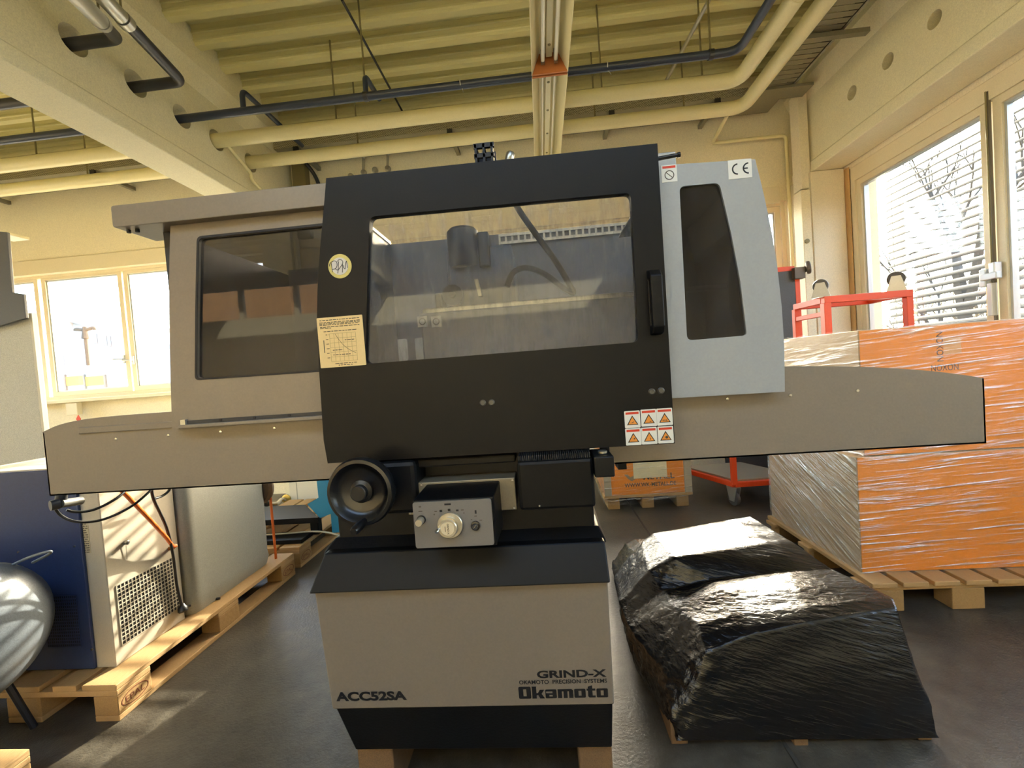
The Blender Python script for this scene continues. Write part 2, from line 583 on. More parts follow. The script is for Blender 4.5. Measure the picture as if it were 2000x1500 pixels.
YS = YW+0.06
wi = thing('window_1', None, None, ((LEFT_HOLE[0]+LEFT_HOLE[1])/2, YS, 1.30), kind='structure')
MB().plate(rect(*LEFT_HOLE), [rect(LEFT_HOLE[0]+0.04, LEFT_HOLE[1]-0.04, 1.33, 2.77)], YS-0.01, YS+0.10).build('window_frame', MATS['frame_cream'], wi)
for (a, b, hd) in ((-8.16, -7.10, None), (-7.10, -6.03, None), (-5.985, -4.935, (-5.00, 1.72)), (-4.915, -3.93, (-4.885, 1.70)), (-3.91, -3.10, None)):
    pane_unit(wi, a, b, 1.33, 2.79 if a > -4.95 else 2.80, YS, handle=hd)
wi2 = thing('window_2', None, None, (0, YS, 1.30), kind='structure')
MB().plate(rect(*MID_HOLE), [rect(MID_HOLE[0]+0.04, MID_HOLE[1]-0.04, 1.34, 2.79)], YS-0.01, YS+0.10).build('window_frame', MATS['frame_cream'], wi2)
xs = [MID_HOLE[0]+0.04+i*(MID_HOLE[1]-MID_HOLE[0]-0.08)/5 for i in range(6)]
for a, b in zip(xs, xs[1:]): pane_unit(wi2, a+0.005, b-0.005, 1.34, 2.79, YS)
# head boards and sills along the back wall
for n, (a, b) in enumerate(((-8.5, -2.99), (-2.64, 2.62))):
    props(MB().box(a, b, YW-0.025, YW, 2.80, 2.97).build('trim_%d' % (n+1), MATS['frame_cream'], bevel=0.004), kind='structure')
    props(MB().box(a, b, YW-0.16, YW, 1.245, 1.285).build('trim_%d' % (n+3), MATS['frame_cream'], bevel=0.006), kind='structure')

# right wall window band, seen along its length
wi3 = thing('window_3', None, None, (XR, 1.6, 0.95), kind='structure')
xw = XR+0.005
MB().plate(rect(*RIGHT_HOLE), [rect(-0.5, 4.345, 1.05, 2.80)], xw, xw+0.10, fyz).build('window_frame', MATS['frame_cream'], wi3)
def sash_right(y0, y1):
    z0, z1 = 1.05, 2.80
    f = 0.055
    MB().plate(rect(y0, y1, z0, z1), [rect(y0+f, y1-f, z0+f, z1-f)], xw+0.012, xw+0.075, fyz).build('sash_frame', MATS['frame_cream'], wi3, bevel=0.004)
    MB().plate(rect(y0+f, y1-f, z0+f, z1-f), [rect(y0+f+0.016, y1-f-0.016, z0+f+0.016, z1-f-0.016)], xw+0.03, xw+0.07, fyz).build('glazing_bead', MATS['frame_alu'], wi3)
    MB().box(xw+0.05, xw+0.056, y0+f+0.014, y1-f-0.014, z0+f+0.014, z1-f-0.014).build('pane', MATS['window_glass'], wi3)
for a, b in ((3.145, 4.345), (1.95, 3.115), (0.76, 1.93), (-0.48, 0.74)): sash_right(a, b)
MB().box(xw-0.004, xw+0.014, 3.124, 3.136, 1.05, 2.86).build('cover_strip', M('seal_dark', '6b6452', 0.6), wi3)
MB().tube([(xw-0.012, 3.130, 1.66), (xw-0.012, 3.130, 2.86)], 0.005, 8).build('bolt_rod', MATS['rod'], wi3)
hb = MB().box(xw-0.03, xw+0.012, 3.155, 3.20, 1.58, 1.70).build('handle', MATS['frame_alu'], wi3, bevel=0.006)
MB().box(xw-0.055, xw-0.02, 3.06, 3.17, 1.62, 1.665).build('lever', MATS['frame_alu'], hb, bevel=0.006)
MB().box(xw-0.05, xw-0.0, 3.075, 3.115, 1.62, 1.73).build('lever', MATS['frame_alu'], hb, bevel=0.006)
MB().box(xw-0.03, xw+0.01, 3.12, 3.15, 1.38, 1.60).build('bolt_guide', MATS['frame_alu'], wi3, bevel=0.004)
props(MB().box(XR-0.012, XR+0.02, 4.40, 4.47, 0, 2.95).build('trim_5', M('board_tan', 'bf9c68', 0.6, var=0.1), bevel=0.004), kind='structure')

# windows in the walls out of sight, so that the hall gets its daylight
for n, (nm, org, f, hole, w) in enumerate((('window_4', (XL, 0, 1.2), fyz, (0.6, 3.8, 1.2, 2.9), XL-0.12),
                                          ('window_5', (-5.5, YF, 2.6), None, (-8.2, -3.6, 2.6, 3.3), YF-0.12))):
    wx = thing(nm, None, None, org, kind='structure')
    a, b, c, d = hole
    g = f or (lambda u, v, w: (u, w, v))
    k = 4
    cells = [rect(a+0.05+i*(b-a)/k, a+(i+1)*(b-a)/k-0.05, c+0.06, d-0.06) for i in range(k)]
    MB().plate(rect(*hole), cells, w, w+0.08, g).build('window_frame', MATS['frame_cream'], wx)
    for ce in cells: MB().plate(ce, [], w+0.03, w+0.036, g).build('pane', MATS['window_glass'], wx)

# ---------------------------------------------------------------- venetian blinds outside
def slat_mesh(length, axis, tilt):
    b = MB()
    pts = []
    for i in range(5):
        t = i/4-0.5
        pts.append((t*0.080, 0.006*(1-4*t*t)))
    poly = pts+[(p[0], p[1]-0.0015) for p in reversed(pts)]
    c, s = math.cos(math.radians(tilt)), math.sin(math.radians(tilt))
    poly = [(p[0]*c-p[1]*s, p[0]*s+p[1]*c) for p in poly]
    if axis == 'x': b.prism(poly, -length/2, length/2, lambda u, v, w: (w, u, v))
    else: b.prism(poly, -length/2, length/2, lambda u, v, w: (u, w, v))
    return b.mesh('slat')
def blind(label, x0, x1, z0, z1, pos, axis, n_cord=2):
    c = (x0+x1)/2
    loc = (c, pos, z0) if axis == 'x' else (pos, c, z0)
    t = thing('window_blind', label, 'blind', loc, group='outside venetian blinds', local=True)
    me = slat_mesh(x1-x0, axis, 9 if axis == 'x' else 35)
    k = int((z1-z0)/0.066)
    for i in range(k):
        o = link('slat', me, MATS['blind'], t)
        o.location = (0, 0, i*0.066)
    for s in (-0.42, 0.42):
        d = s*(x1-x0)
        p = (lambda q: (d, q, 0)) if axis == 'x' else (lambda q: (q, d, 0))
        for q in (-0.04, 0.04):
            a = Vector(p(q))
            MB().tube([a, a+Vector((0, 0, z1-z0))], 0.0022, 5).build('ladder_cord', MATS['cable_grey'], t)
    h = z1-z0
    if axis == 'x': MB().box(-(x1-x0)/2, (x1-x0)/2, -0.045, 0.045, h-0.005, h+0.05).build('head_rail', MATS['blind'], t)
    else: MB().box(-0.045, 0.045, -(x1-x0)/2, (x1-x0)/2, h-0.005, h+0.05).build('head_rail', MATS['blind'], t)
mids = ['second', 'third', 'fourth']
for i, (a, b) in enumerate(zip(xs, xs[1:])):
    lb = 'slatted blind outside the back window beside the corner pillar' if i == 4 else 'slatted blind outside the back windows behind the grinding machine'
    blind(lb, a+0.02, b-0.02, 1.26, 2.82, YW+0.285, 'x')
for lb, a, b in (('slatted blind outside the right wall window next to the pillar', 3.15, 4.36),
                 ('slatted blind outside the right wall window beyond the window bolt', 1.95, 3.11),
                 ('slatted blind outside the right wall window near the photographer', 0.76, 1.92)):
    blind(lb, a, b, 0.98, 2.86, XR+0.30, 'y')

# ---------------------------------------------------------------- concrete beams, pillar
def circle(y, z, r, n=20): return [(y+r*math.cos(2*math.pi*i/n), z+r*math.sin(2*math.pi*i/n)) for i in range(n)]
def beam(label, xf, xb, s, holes, zb, hr):
    """precast beam running to the back wall; xf room face, s = +1 when the room lies towards -x"""
    t = thing('concrete_beam', label, 'beam', ((xf+xb)/2, 0, zb))
    y0, y1 = YF, YW
    fy = lambda u, v, w: (u, w, v)
    MB().prism([(xf, zb), (xb, zb), (xb, zb+0.10), (xb-s*0.03, zb+0.125), (xf+s*0.03, zb+0.125), (xf, zb+0.10)], y0, y1, fy).build('bottom_flange', MATS['beam_cream'], t, bevel=0.008)
    MB().plate(rect(y0, y1, zb+0.115, zb+0.72), [circle(y, z, hr) for y, z in holes], xf+s*0.022, xb-s*0.022, fyz).build('web', MATS['beam_cream'], t)
    MB().prism([(xf+s*0.022, zb+0.70), (xf-s*0.05, zb+0.86), (xf-s*0.05, 4.19), (xb+s*0.05, 4.19), (xb+s*0.05, zb+0.86), (xb-s*0.022, zb+0.70)], y0, y1, fy).build('top_flange', MATS['beam_cream'], t, bevel=0.006)
    return t
beam('cream concrete roof beam with pipes running through its round holes', -2.665, -2.975, -1,
     [(2.496, 3.44), (2.897, 3.44), (3.285, 3.435), (3.65, 3.44), (4.09, 3.45)], 3.05, 0.085)
beam('cream concrete roof beam with three empty round holes over the window', 2.76, 3.05, 1,
     [(3.16, 3.385), (3.55, 3.385), (3.93, 3.385)], 2.97, 0.055)
pl = thing('corner_pillar', 'cream concrete pillar in the room corner under the beam end', 'pillar', (2.9, 4.6, 0))
MB().box(2.735, 3.045, 4.45, YW, 0, 2.965).build('pillar_shaft', MATS['wall_right_cream'], pl, bevel=0.006)
MB().box(2.645, 2.732, 4.46, 4.60, 0, 2.80).build('casing', MATS['wall_cream'], pl, bevel=0.006)
MB().box(2.665, 2.755, 4.48, 4.62, 2.82, 3.75).build('beam_bearing', MATS['wall_right_cream'], pl, bevel=0.006)
MB().lathe([(0.022, 0), (0.022, 0.012), (0.010, 0.014)], (2.675, 4.46, 2.30), (0, -1, 0), 16).build('socket', MATS['rod'], pl, smooth=True)
pl2 = thing('wall_pillar', 'cream pillar under the left beam on the back wall', 'pillar', (-2.82, 4.7, 0))
MB().box(-2.98, -2.66, 4.62, YW, 0, 3.05).build('pillar_shaft', MATS['beam_cream'], pl2, bevel=0.006)
MB().box(-2.62, -2.47, 4.70, YW, 2.9, 3.95).build('duct', M('duct_olive', '7d7248', 0.6), pl2, bevel=0.004)

# ---------------------------------------------------------------- pipes
def pipe(label, pts, r, mat, er=0.08, n=16, name='ceiling_pipe', cat='pipe', group=None):
    o = MB().tube(elbowed(pts, er), r, n).build(name, MATS[mat], None, smooth=True)
    return props(o, label, cat, group)
bp_ = thing('compressed_air_pipe', 'dark blue air pipe crossing the ceiling and turning towards the photographer', 'pipe', (-0.5, 3.29, 3.42))
MB().tube(elbowed([(-8.5, 3.29, 3.42), (1.57, 3.29, 3.42), (1.57, -2.5, 3.42)], 0.10), 0.030, 16).build('main_run', MATS['pipe_blue'], bp_, smooth=True)
for a, b, dy in ((472, 175, 0.85), (712, 146, 0.30)):
    p = at(a, b, Y=3.29)
    MB().tube(elbowed([(p.x, 3.29, 3.42), (p.x, 3.29, p.z), (p.x, 3.29+dy, p.z)], 0.06), 0.020, 12).build('branch', MATS['pipe_blue'], bp_, smooth=True)
for px, py in ((715, 188), (1388, 103)):
    p = at(px, py, Y=3.29)
    MB().lathe([(0.036, -0.016), (0.036, 0.016)], (p.x, 3.29, 3.42), (1, 0, 0), 16).build('clamp', MATS['pipe_dark'], bp_)
    MB().tube([(p.x, 3.29, 3.44), (p.x, 3.29, ZD+0.1)], 0.007, 6).build('hanger_rod', MATS['rod'], bp_)
for px in (900, 1185):
    p = at(px, 165 if px < 1000 else 130, Y=3.29)
    MB().tube(bezier([(p.x, 3.26, 3.40), (p.x, 3.252, 3.43), (p.x, 3.29, 3.455), (p.x, 3.325, 3.42), (p.x+0.01, 3.28, 3.385), (p.x+0.02, 3.25, 3.34)]), 0.003, 5).build('cable_tie', MATS['sticker_white'], bp_)

for lb, y, z, xe in (('thick cream ceiling pipe, the one nearer the photographer of a pair', 3.65, 3.435, 1.735), ('thick cream ceiling pipe, the one nearer the back wall of a pair', 4.09, 3.455, 1.965)):
    t = thing('heating_pipe', lb, 'pipe', (-0.5, y, z), group='cream heating pipes')
    MB().tube(elbowed([(-8.5, y, z), (xe, y, z), (xe, -2.5, z)], 0.13), 0.058, 20).build('main_run', MATS['pipe_cream'], t, smooth=True)
    for x in (-6.9, -5.6, -4.4, -1.6, 0.65, 1.45):
        MB().tube([(x, y, z+0.05), (x, y, ZD+0.1)], 0.007, 6).build('hanger_rod', MATS['rod'], t)
    for yy in (2.4, 1.0):
        MB().tube([(xe, yy, z+0.05), (xe, yy, ZD+0.1)], 0.007, 6).build('hanger_rod', MATS['rod'], t)
    for yy in (2.85,):
        MB().lathe([(0.060, -0.004), (0.062, 0), (0.060, 0.004)], (xe, yy, z), (0, 1, 0), 20).build('weld_seam', MATS['pipe_cream'], t)
for i, (lb, yh, px, py) in enumerate((('dark elbow pipe from the beam hole farthest from the blue pipe', 2.496, 228, 72), ('dark elbow pipe from the beam hole next to the blue pipe', 2.897, 355, 160))):
    p = at(px, py, Y=yh)
    t = thing('elbow_pipe', lb, 'pipe', (-2.66, yh, 3.44))
    zz = 3.415
    e9 = at(160, 4, Y=2.0) if i == 0 else at(213, 8, Y=2.25)
    q9 = Vector((p.x, yh, zz)).lerp(e9, 1.7)
    MB().tube(elbowed([(-8.5, yh, zz), (p.x, yh, zz), q9], 0.06), 0.034, 16).build('pipe_run', MATS['pipe_dark'], t, smooth=True)
    d = (q9-Vector((p.x, yh, zz))).normalized()
    q = Vector((p.x, yh, zz))+d*(0.30 if i == 0 else 0.52)
    MB().tube([q, q+d*0.05], 0.043, 16).build('coupling', MATS['zinc'], t, smooth=True)
    MB().tube([q+d*0.06, q+d*0.6], 0.040, 16).build('pipe_sleeve', MATS['zinc'], t, smooth=True)
    MB().tube([q+d*0.05+Vector((0, 0, 0.03)), q+d*0.05+Vector((0, 0, 0.5))], 0.006, 6).build('hanger_rod', MATS['rod'], t)
p0 = at(472, 285, Y=3.65); 
pipe('thin cream pipe dropping from the heating pipe beside the left beam', [(-2.60, 3.65, 3.40), (-2.60, 3.95, 3.28), (-2.60, 3.95, 3.22), (-2.637, 4.66, 3.06), (-2.637, 4.68, 1.2)], 0.016, 'pipe_cream', 0.05, 10, name='drain_pipe')
pts = [at(1422, 226, Y=4.09), at(1392, 278, Y=4.55), at(1392, 278, Y=4.70)]
q = at(1535, 264, Y=4.72)
pipe('thin cream pipe bent along the back wall into the corner', [(at(1422, 226, Y=4.09).x, 4.10, 3.41), (at(1392, 280, Y=4.72).x, 4.72, q.z+0.0), (q.x, 4.72, q.z), (q.x, 4.72, 0.3)], 0.017, 'pipe_cream', 0.05, 10, name='drain_pipe')
for i, px in enumerate((1552, 1560)):
    q = at(px, 300, Y=4.74)
    pipe('slim cream conduit running up the wall in the room corner', [(q.x, 4.76, 0.3), (q.x, 4.76, 3.9)], 0.013, 'pipe_cream', 0.05, 8, name='conduit', cat='conduit', group='corner conduits')
# sockets and cables on the back wall above the machine door
for i, (px, py, hgt) in enumerate(((686, 345, 0), (711, 338, 0.36), (733, 333, 0), (758, 330, 0.40))):
    q = at(px, py, Y=4.79)
    t = thing('wall_socket', 'small grey wall socket high on the back wall above the machine' if not hgt else 'small grey wall socket with a cable rising to the tray', 'socket', tuple(q), group='sockets high on the back wall')
    MB().lathe([(0.032, 0), (0.032, 0.03), (0.024, 0.045), (0.012, 0.05)], (q.x, YW, q.z), (0, -1, 0), 18).build('socket_body', M('socket_grey', '8d8878', 0.5), t, smooth=True)
    if hgt: MB().tube(bezier([(q.x, 4.77, q.z+0.02), (q.x+0.01, 4.78, q.z+0.15), (q.x+0.02, 4.77, q.z+hgt), (q.x+0.05, 4.70, 3.70)], 5), 0.014, 8).build('socket_cable', MATS['cable_grey'], t, smooth=True)
q = at(624, 330, Y=4.72)
props(MB().tube(bezier([(q.x-0.12, 4.66, 3.69), (q.x-0.05, 4.72, 3.55), (q.x, 4.74, 3.3), (q.x+0.02, 4.74, 2.9)], 6), 0.020, 10).build('drop_cable', MATS['pipe_dark'], None, smooth=True), 'thick dark cable dropping down the back wall beside the pillar', 'cable')
# tie rods under the deck
def tie(label, a, b, r=0.010, mat='rod', name='tie_rod'):
    props(MB().tube([a, b], r, 8).build(name, MATS[mat], None, smooth=True), label, 'rod')
a = at(668, 0, Z=3.95); b = at(790, 225, Z=3.95)
tie('thin dark rod slanting under the deck left of the lamp', a, b, 0.010, 'pipe_dark')
a = at(1385, 0, Z=3.85); b = at(1300, 160, Z=3.85)
tie('pale steel rod slanting under the deck right of the lamp', a, b, 0.016, 'zinc')

# ---------------------------------------------------------------- cable trays
def perforated():
    mt = bpy.data.materials.new('perforated_zinc')
    mt.use_nodes = True
    nt = mt.node_tree
    b = nt.nodes['Principled BSDF']
    b.inputs['Metallic'].default_value = 0.1
    b.inputs['Roughness'].default_value = 0.45
    tc = nt.nodes.new('ShaderNodeTexCoord')
    br = nt.nodes.new('ShaderNodeTexBrick')
    br.inputs['Scale'].default_value = 22
    br.inputs['Mortar Size'].default_value = 0.028
    br.inputs['Color1'].default_value = (*lin('5d563f'), 1)
    br.inputs['Color2'].default_value = (*lin('5d563f'), 1)
    br.inputs['Mortar'].default_value = (*lin('cfc9b2'), 1)
    mp = nt.nodes.new('ShaderNodeMapping')
    mp.inputs['Rotation'].default_value = (math.radians(90), 0, 0)
    nt.links.new(tc.outputs['Object'], mp.inputs[0])
    nt.links.new(mp.outputs[0], br.inputs[0])
    nt.links.new(br.outputs[0], b.inputs['Base Color'])
    MATS['perforated_zinc'] = mt
    return mt
perforated()
for lb, xa, xb, brs in (('perforated steel cable tray on the back wall beyond the left beam', -8.5, -3.05, (-6.2, -4.6, -3.5)),
                        ('perforated steel cable tray on the back wall between the two beams', -2.60, 2.50, (-2.35, -0.75, 0.85, 1.85))):
    ct = thing('cable_tray', lb, 'cable tray', ((xa+xb)/2, 4.5, 3.72))
    MB().box(xa, xb, 4.36, 4.70, 3.705, 3.71).build('tray_floor', MATS['tray_zinc'], ct)
    MB().box(xa, min(xb, 2.15), 4.355, 4.36, 3.705, 3.775).build('side_flange', MATS['perforated_zinc'], ct)
    MB().box(xa, xb, 4.70, 4.705, 3.705, 3.775).build('side_flange', MATS['perforated_zinc'], ct)
    for x in brs:
        MB().box(x-0.02, x+0.02, 4.34, YW, 3.66, 3.70).build('bracket', MATS['tray_zinc'], ct)
        MB().box(x-0.025, x+0.025, 4.32, 4.345, 3.64, 3.69).build('bracket_cap', MATS['rubber'], ct)
ct2 = thing('cable_tray', 'slotted steel cable tray running beside the right beam', 'cable tray', (2.37, 1.5, 3.72))
def strip(me_name, w, l): return MB().box(-w/2, w/2, 0, l, 0, 0.004).mesh(me_name)
sm = strip('cross_strip', 0.30, 0.052)
for i in range(62):
    o = link('cross_strip', sm, MATS['tray_zinc'], ct2)
    o.location = Vector((2.37, 0.6+i*0.062, 3.72))-OFF[ct2.name]
for x in (2.215, 2.525):
    MB().box(x-0.012, x+0.012, 0.6, 4.45, 3.715, 3.725).build('edge_rail', MATS['steel'], ct2)
    MB().box(x-0.012, x-0.008, 0.6, 4.45, 3.715, 3.79).build('side_flange', MATS['tray_dark'], ct2)
MB().box(2.19, 2.70, 4.28, 4.46, 3.69, 3.715).build('junction_plate', MATS['tray_zinc'], ct2)
for y in (3.62, 1.9): MB().box(2.20, 2.72, y, y+0.05, 3.67, 3.705).build('bracket', MATS['tray_zinc'], ct2)

# ---------------------------------------------------------------- ceiling light
def lamp(label, y0, y1, tubes):
    t = thing('fluorescent_light', label, 'ceiling light', (0.19, (y0+y1)/2, 3.2), group='fluorescent battens in one line')
    x0, x1, zt = 0.070, 0.312, 3.33
    for xa, xb in ((x0, x0+0.055), (x1, x1-0.055)):
        MB().hexa([(xa, y0, 3.20), (xa+(0.004 if xa < xb else -0.004), y0, 3.20), (xa+(0.004 if xa < xb else -0.004), y1, 3.20), (xa, y1, 3.20),
                   (xb, y0, zt), (xb+(0.004 if xa < xb else -0.004), y0, zt), (xb+(0.004 if xa < xb else -0.004), y1, zt), (xb, y1, zt)]).build('reflector_side', MATS['lamp_white'], t)
    MB().box(x0+0.05, x1-0.05, y0, y1, zt, zt+0.035).build('housing', MATS['lamp_white'], t)
    for y in (y0, y1-0.012):
        MB().prism([(x0+0.002, 3.20), (x1-0.002, 3.20), (x1-0.055, zt), (x0+0.055, zt)], y, y+0.012).build('end_plate', MATS['rust_plate'], t)
    MB().box(0.170, 0.212, y0+0.03, y1-0.03, 3.29, 3.33).build('gear_channel', MATS['lamp_white'], t, bevel=0.004)
    for x in (0.148, 0.234):
        if tubes:
            MB().tube([(x, y0+0.05, 3.262), (x, y1-0.05, 3.262)], 0.013, 12).build('tube', MATS['tube_white'], t, smooth=True)
        else:
            MB().tube([(x, y0+0.05, 3.285), (x, y1-0.05, 3.285)], 0.008, 10).build('tube', MATS['tube_white'], t, smooth=True)
        for y in (y0+0.03, y1-0.05): MB().box(x-0.012, x+0.012, y, y+0.022, 3.245, 3.33).build('lamp_holder', MATS['steel'], t)
    for i in range(5):
        y = y0+(i+0.6)*(y1-y0)/5
        MB().lathe([(0.010, 0), (0.010, -0.003)], (0.191, y, 3.29), (0, 0, 1), 12).build('knock_out', MATS['rod'], t)
    for y in (y0+0.25, y1-0.25):
        MB().tube([(0.19, y, zt+0.04), (0.19, y, ZD+0.1)], 0.006, 6).build('hanger_rod', MATS['rod'], t)
lamp('open cream light batten with two bare tubes and rusty end plate', 1.20, 2.955, True)
lamp('cream light batten between the blue pipe and the back wall', 2.97, 4.66, False)
# ================================================================== SURFACE GRINDER
def grinder():
    g = thing('surface_grinder', 'large grey and black surface grinding machine with wide side trays and glazed door', 'machine', (-0.25, 1.5, 0.178))
    YD = 1.05
    fy = lambda u, v, w: (u, w, v)
    def poly(pts, Y): return [xz(x, y, Y) for x, y in pts]
    # ---- base: plinth, inclined front panel, apron
    lt, rt = xz(614, 1150, 1.05), xz(1187, 1131, 1.05)
    lb, rb = xz(648, 1386, 1.085), xz(1200, 1376, 1.085)
    ztop, zbot = (lt[1]+rt[1])/2, (lb[1]+rb[1])/2
    xl, xr = (lt[0]+lb[0])/2, (rt[0]+rb[0])/2
    MB().hexa([(xl, 1.085, zbot), (xr, 1.085, zbot), (xr, 1.95, zbot), (xl, 1.95, zbot), (xl, 1.05, ztop), (xr, 1.05, ztop), (xr, 1.95, ztop), (xl, 1.95, ztop)]).build('front_panel', MATS['paint_beige'], g, bevel=0.004)
    fp = [o for o in bpy.data.objects if o.name.startswith('front_panel')][-1]
    zpl = 0.178
    MB().hexa([(xl+0.005, 1.18, zpl), (xr-0.003, 1.18, zpl), (xr-0.003, 1.90, zpl), (xl+0.005, 1.90, zpl), (xl+0.005, 1.092, zbot), (xr-0.003, 1.092, zbot), (xr-0.003, 1.93, zbot), (xl+0.005, 1.93, zbot)]).build('plinth', MATS['cast_black'], g, bevel=0.004)
    # lettering on the panel
    d = Vector((0, 1.05-1.085, ztop-zbot)).normalized()       # up along the panel
    def on_panel(px, py, e=0.0012):
        r = ray(px, py); o = Vector((0, 1.085-e, zbot)); n = d.cross(UX)
        c = Vector((0, 0, CAM_H))
        return c+r*((o-c).dot(n)/r.dot(n))
    def panel_text(nm, body, a, b, c, bold):
        A, B, C = on_panel(*a), on_panel(*b), on_panel(*c)
        text(nm, body, A, UX, d, (B-A).dot(UX), (C-A).dot(d), MATS['ink'], fp, bold)
    panel_text('model_lettering', 'ACC52SA', (657, 1370), (795, 1366), (656, 1352), 0.045)
    panel_text('series_lettering', 'GRIND-X', (1049, 1325), (1185, 1322), (1048, 1310), 0.035)
    panel_text('slogan_lettering', 'OKAMOTO  PRECISION  SYSTEMS', (1014, 1337), (1186, 1335), (1014, 1329), 0.02)
    # block logo: heavy slab strokes
    A, B, C = on_panel(1014, 1365), on_panel(1188, 1361), on_panel(1014, 1342)
    W, H = (B-A).dot(UX), (C-A).dot(d)
    glyph = {'O': [rpoly(rect(0, 0.95, 0, 1), 0.12, 3), rect(0.36, 0.60, 0.2, 0.8)],
             'k': [[(0, 0), (0.34, 0), (0.34, 0.26), (0.46, 0.30), (0.60, 0), (0.96, 0), (0.72, 0.38), (0.94, 0.72), (0.60, 0.72), (0.46, 0.46), (0.34, 0.44), (0.34, 1), (0, 1)]],
             'a': [rpoly(rect(0, 0.86, 0, 0.74), 0.10, 3), rect(0.30, 0.54, 0.14, 0.28), rect(0.06, 0.54, 0.42, 0.58)],
             'm': [[(0, 0), (0.32, 0), (0.32, 0.56), (0.44, 0.56), (0.44, 0), (0.74, 0), (0.74, 0.56), (0.86, 0.56), (0.86, 0), (1.18, 0), (1.18, 0.62), (1.06, 0.74), (0, 0.74)]],
             'o': [rpoly(rect(0, 0.86, 0, 0.74), 0.10, 3), rect(0.32, 0.54, 0.16, 0.58)],
             't': [[(0.10, 0.12), (0.20, 0), (0.66, 0), (0.66, 0.16), (0.44, 0.16), (0.44, 0.58), (0.66, 0.58), (0.66, 0.74), (0.44, 0.74), (0.44, 1.02), (0.10, 0.90), (0.10, 0.74), (0, 0.74), (0, 0.58), (0.10, 0.58)]]}
    adv = {'O': 1.03, 'k': 1.02, 'a': 0.94, 'm': 1.26, 'o': 0.94, 't': 0.74}
    tot = sum(adv[c] for c in 'Okamoto')-0.08
    n = d.cross(UX)
    x = 0
    lo = MB()
    for ch in 'Okamoto':
        gl = glyph[ch]
        lo.plate([(x+p[0], p[1]) for p in gl[0]], [[(x+p[0], p[1]) for p in h] for h in gl[1:]], 0, 0.0006,
                 lambda u, v, w: A+UX*(u/tot*W)+d*(v*H)+n*w)
        x += adv[ch]
    lo.build('maker_logo', MATS['ink'], fp)
    # apron and saddle
    a0, a1 = xz(632, 1083, 1.07), xz(1182, 1058, 1.07)
    za = (a0[1]+a1[1])/2
    MB().hexa([(xl-0.004, 1.03, ztop-0.002), (xr+0.004, 1.03, ztop-0.002), (xr+0.004, 1.95, ztop-0.002), (xl-0.004, 1.95, ztop-0.002),
               (a0[0], 1.075, za), (a1[0], 1.075, za), (a1[0], 1.9, za), (a0[0], 1.9, za)]).build('apron', MATS['paint_black'], g, bevel=0.004)
    s0, s1 = xz(655, 1050, 1.13), xz(1170, 1033, 1.13)
    MB().hexa([(s0[0]-0.02, 1.085, za-0.01), (s1[0]+0.015, 1.085, za-0.01), (s1[0]+0.015, 1.8, za-0.01), (s0[0]-0.02, 1.8, za-0.01),
               (s0[0], 1.13, s0[1]), (s1[0], 1.13, s0[1]), (s1[0], 1.8, s0[1]), (s0[0], 1.8, s0[1])]).build('saddle_foot', MATS['cast_black'], g, bevel=0.006)
    zt = xz(900, 893, 1.12)[1]
    MB().box(s0[0]+0.01, s1[0]-0.01, 1.13, 1.75, s0[1]-0.01, zt+0.06).build('saddle', MATS['cast_black'], g, bevel=0.006)
    l0, l1 = xz(818, 918, 1.09), xz(1008, 902, 1.09)
    MB().box(l0[0], l1[0], 1.075, 1.14, l1[1]+0.002, l1[1]+0.022).build('cover_ledge', MATS['cast_black'], g, bevel=0.004)
    # bright plate behind the control box
    pp = poly([(793, 946), (1005, 931), (1008, 996), (797, 1006)], 1.06)
    z0, z1 = (pp[2][1]+pp[3][1])/2, (pp[0][1]+pp[1][1])/2
    bpz = MB().box(pp[0][0], pp[1][0], 1.06, 1.135, z0, z1).build('backing_plate', M('plate_steel', '837b68', 0.42, metal=0.5, var=0.06), g, bevel=0.002)
    for q in ((pp[0][0]+0.006, z1-0.006), (pp[1][0]-0.006, z1-0.006), (pp[0][0]+0.04, z1-0.005), (pp[1][0]-0.006, z0+0.006), (pp[0][0]+0.006, z0+0.006)):
        MB().lathe([(0.0035, 0), (0.003, 0.002)], (q[0], 1.06, q[1]), (0, -1, 0), 10).build('screw', MATS['chrome'], bpz)
    # control box, tapering to its face
    f4 = [at(x, y, Y=0.965) for x, y in ((811, 1071), (967, 1063), (957, 969), (805, 986))]
    xa, xb = (f4[0].x+f4[3].x)/2, (f4[1].x+f4[2].x)/2
    zc0, zc1 = (f4[0].z+f4[1].z)/2, (f4[2].z+f4[3].z)/2
    bk = [xz(829, 948, 1.06), xz(968, 938, 1.06)]
    cb = MB().hexa([(xa, 0.967, zc0-0.004), (xb+0.006, 0.967, zc0-0.004), (xb+0.012, 1.07, zc0+0.004), (xa+0.01, 1.07, zc0+0.004), (xa, 0.967, zc1+0.003), (xb+0.006, 0.967, zc1+0.003), (xb+0.012, 1.07, bk[1][1]), (xa+0.01, 1.07, bk[1][1])]).build('control_box', MATS['paint_black'], g, bevel=0.004)
    MB().plate(rpoly(rect(xa+0.002, xb, zc0, zc1), 0.006), [], 0.963, 0.967).build('control_face', MATS['panel_grey'], cb)
    k = xz(880, 1024, 0.963)
    MB().lathe([(0.0295, 0), (0.0295, 0.008), (0.0285, 0.009)], (k[0], 0.963, k[1]), (0, -1, 0), 32).build('dial_ring', MATS['alu_knob'], cb, smooth=True)
    kc = (k[0]-0.002, 0.953, k[1]-0.002)
    MB().lathe([(0.0205, 0), (0.0215, 0.004), (0.0215, 0.012), (0.0200, 0.0135)], kc, (0, -1, 0), 32).build('dial_knob', MATS['alu_knob'], cb, smooth=True)
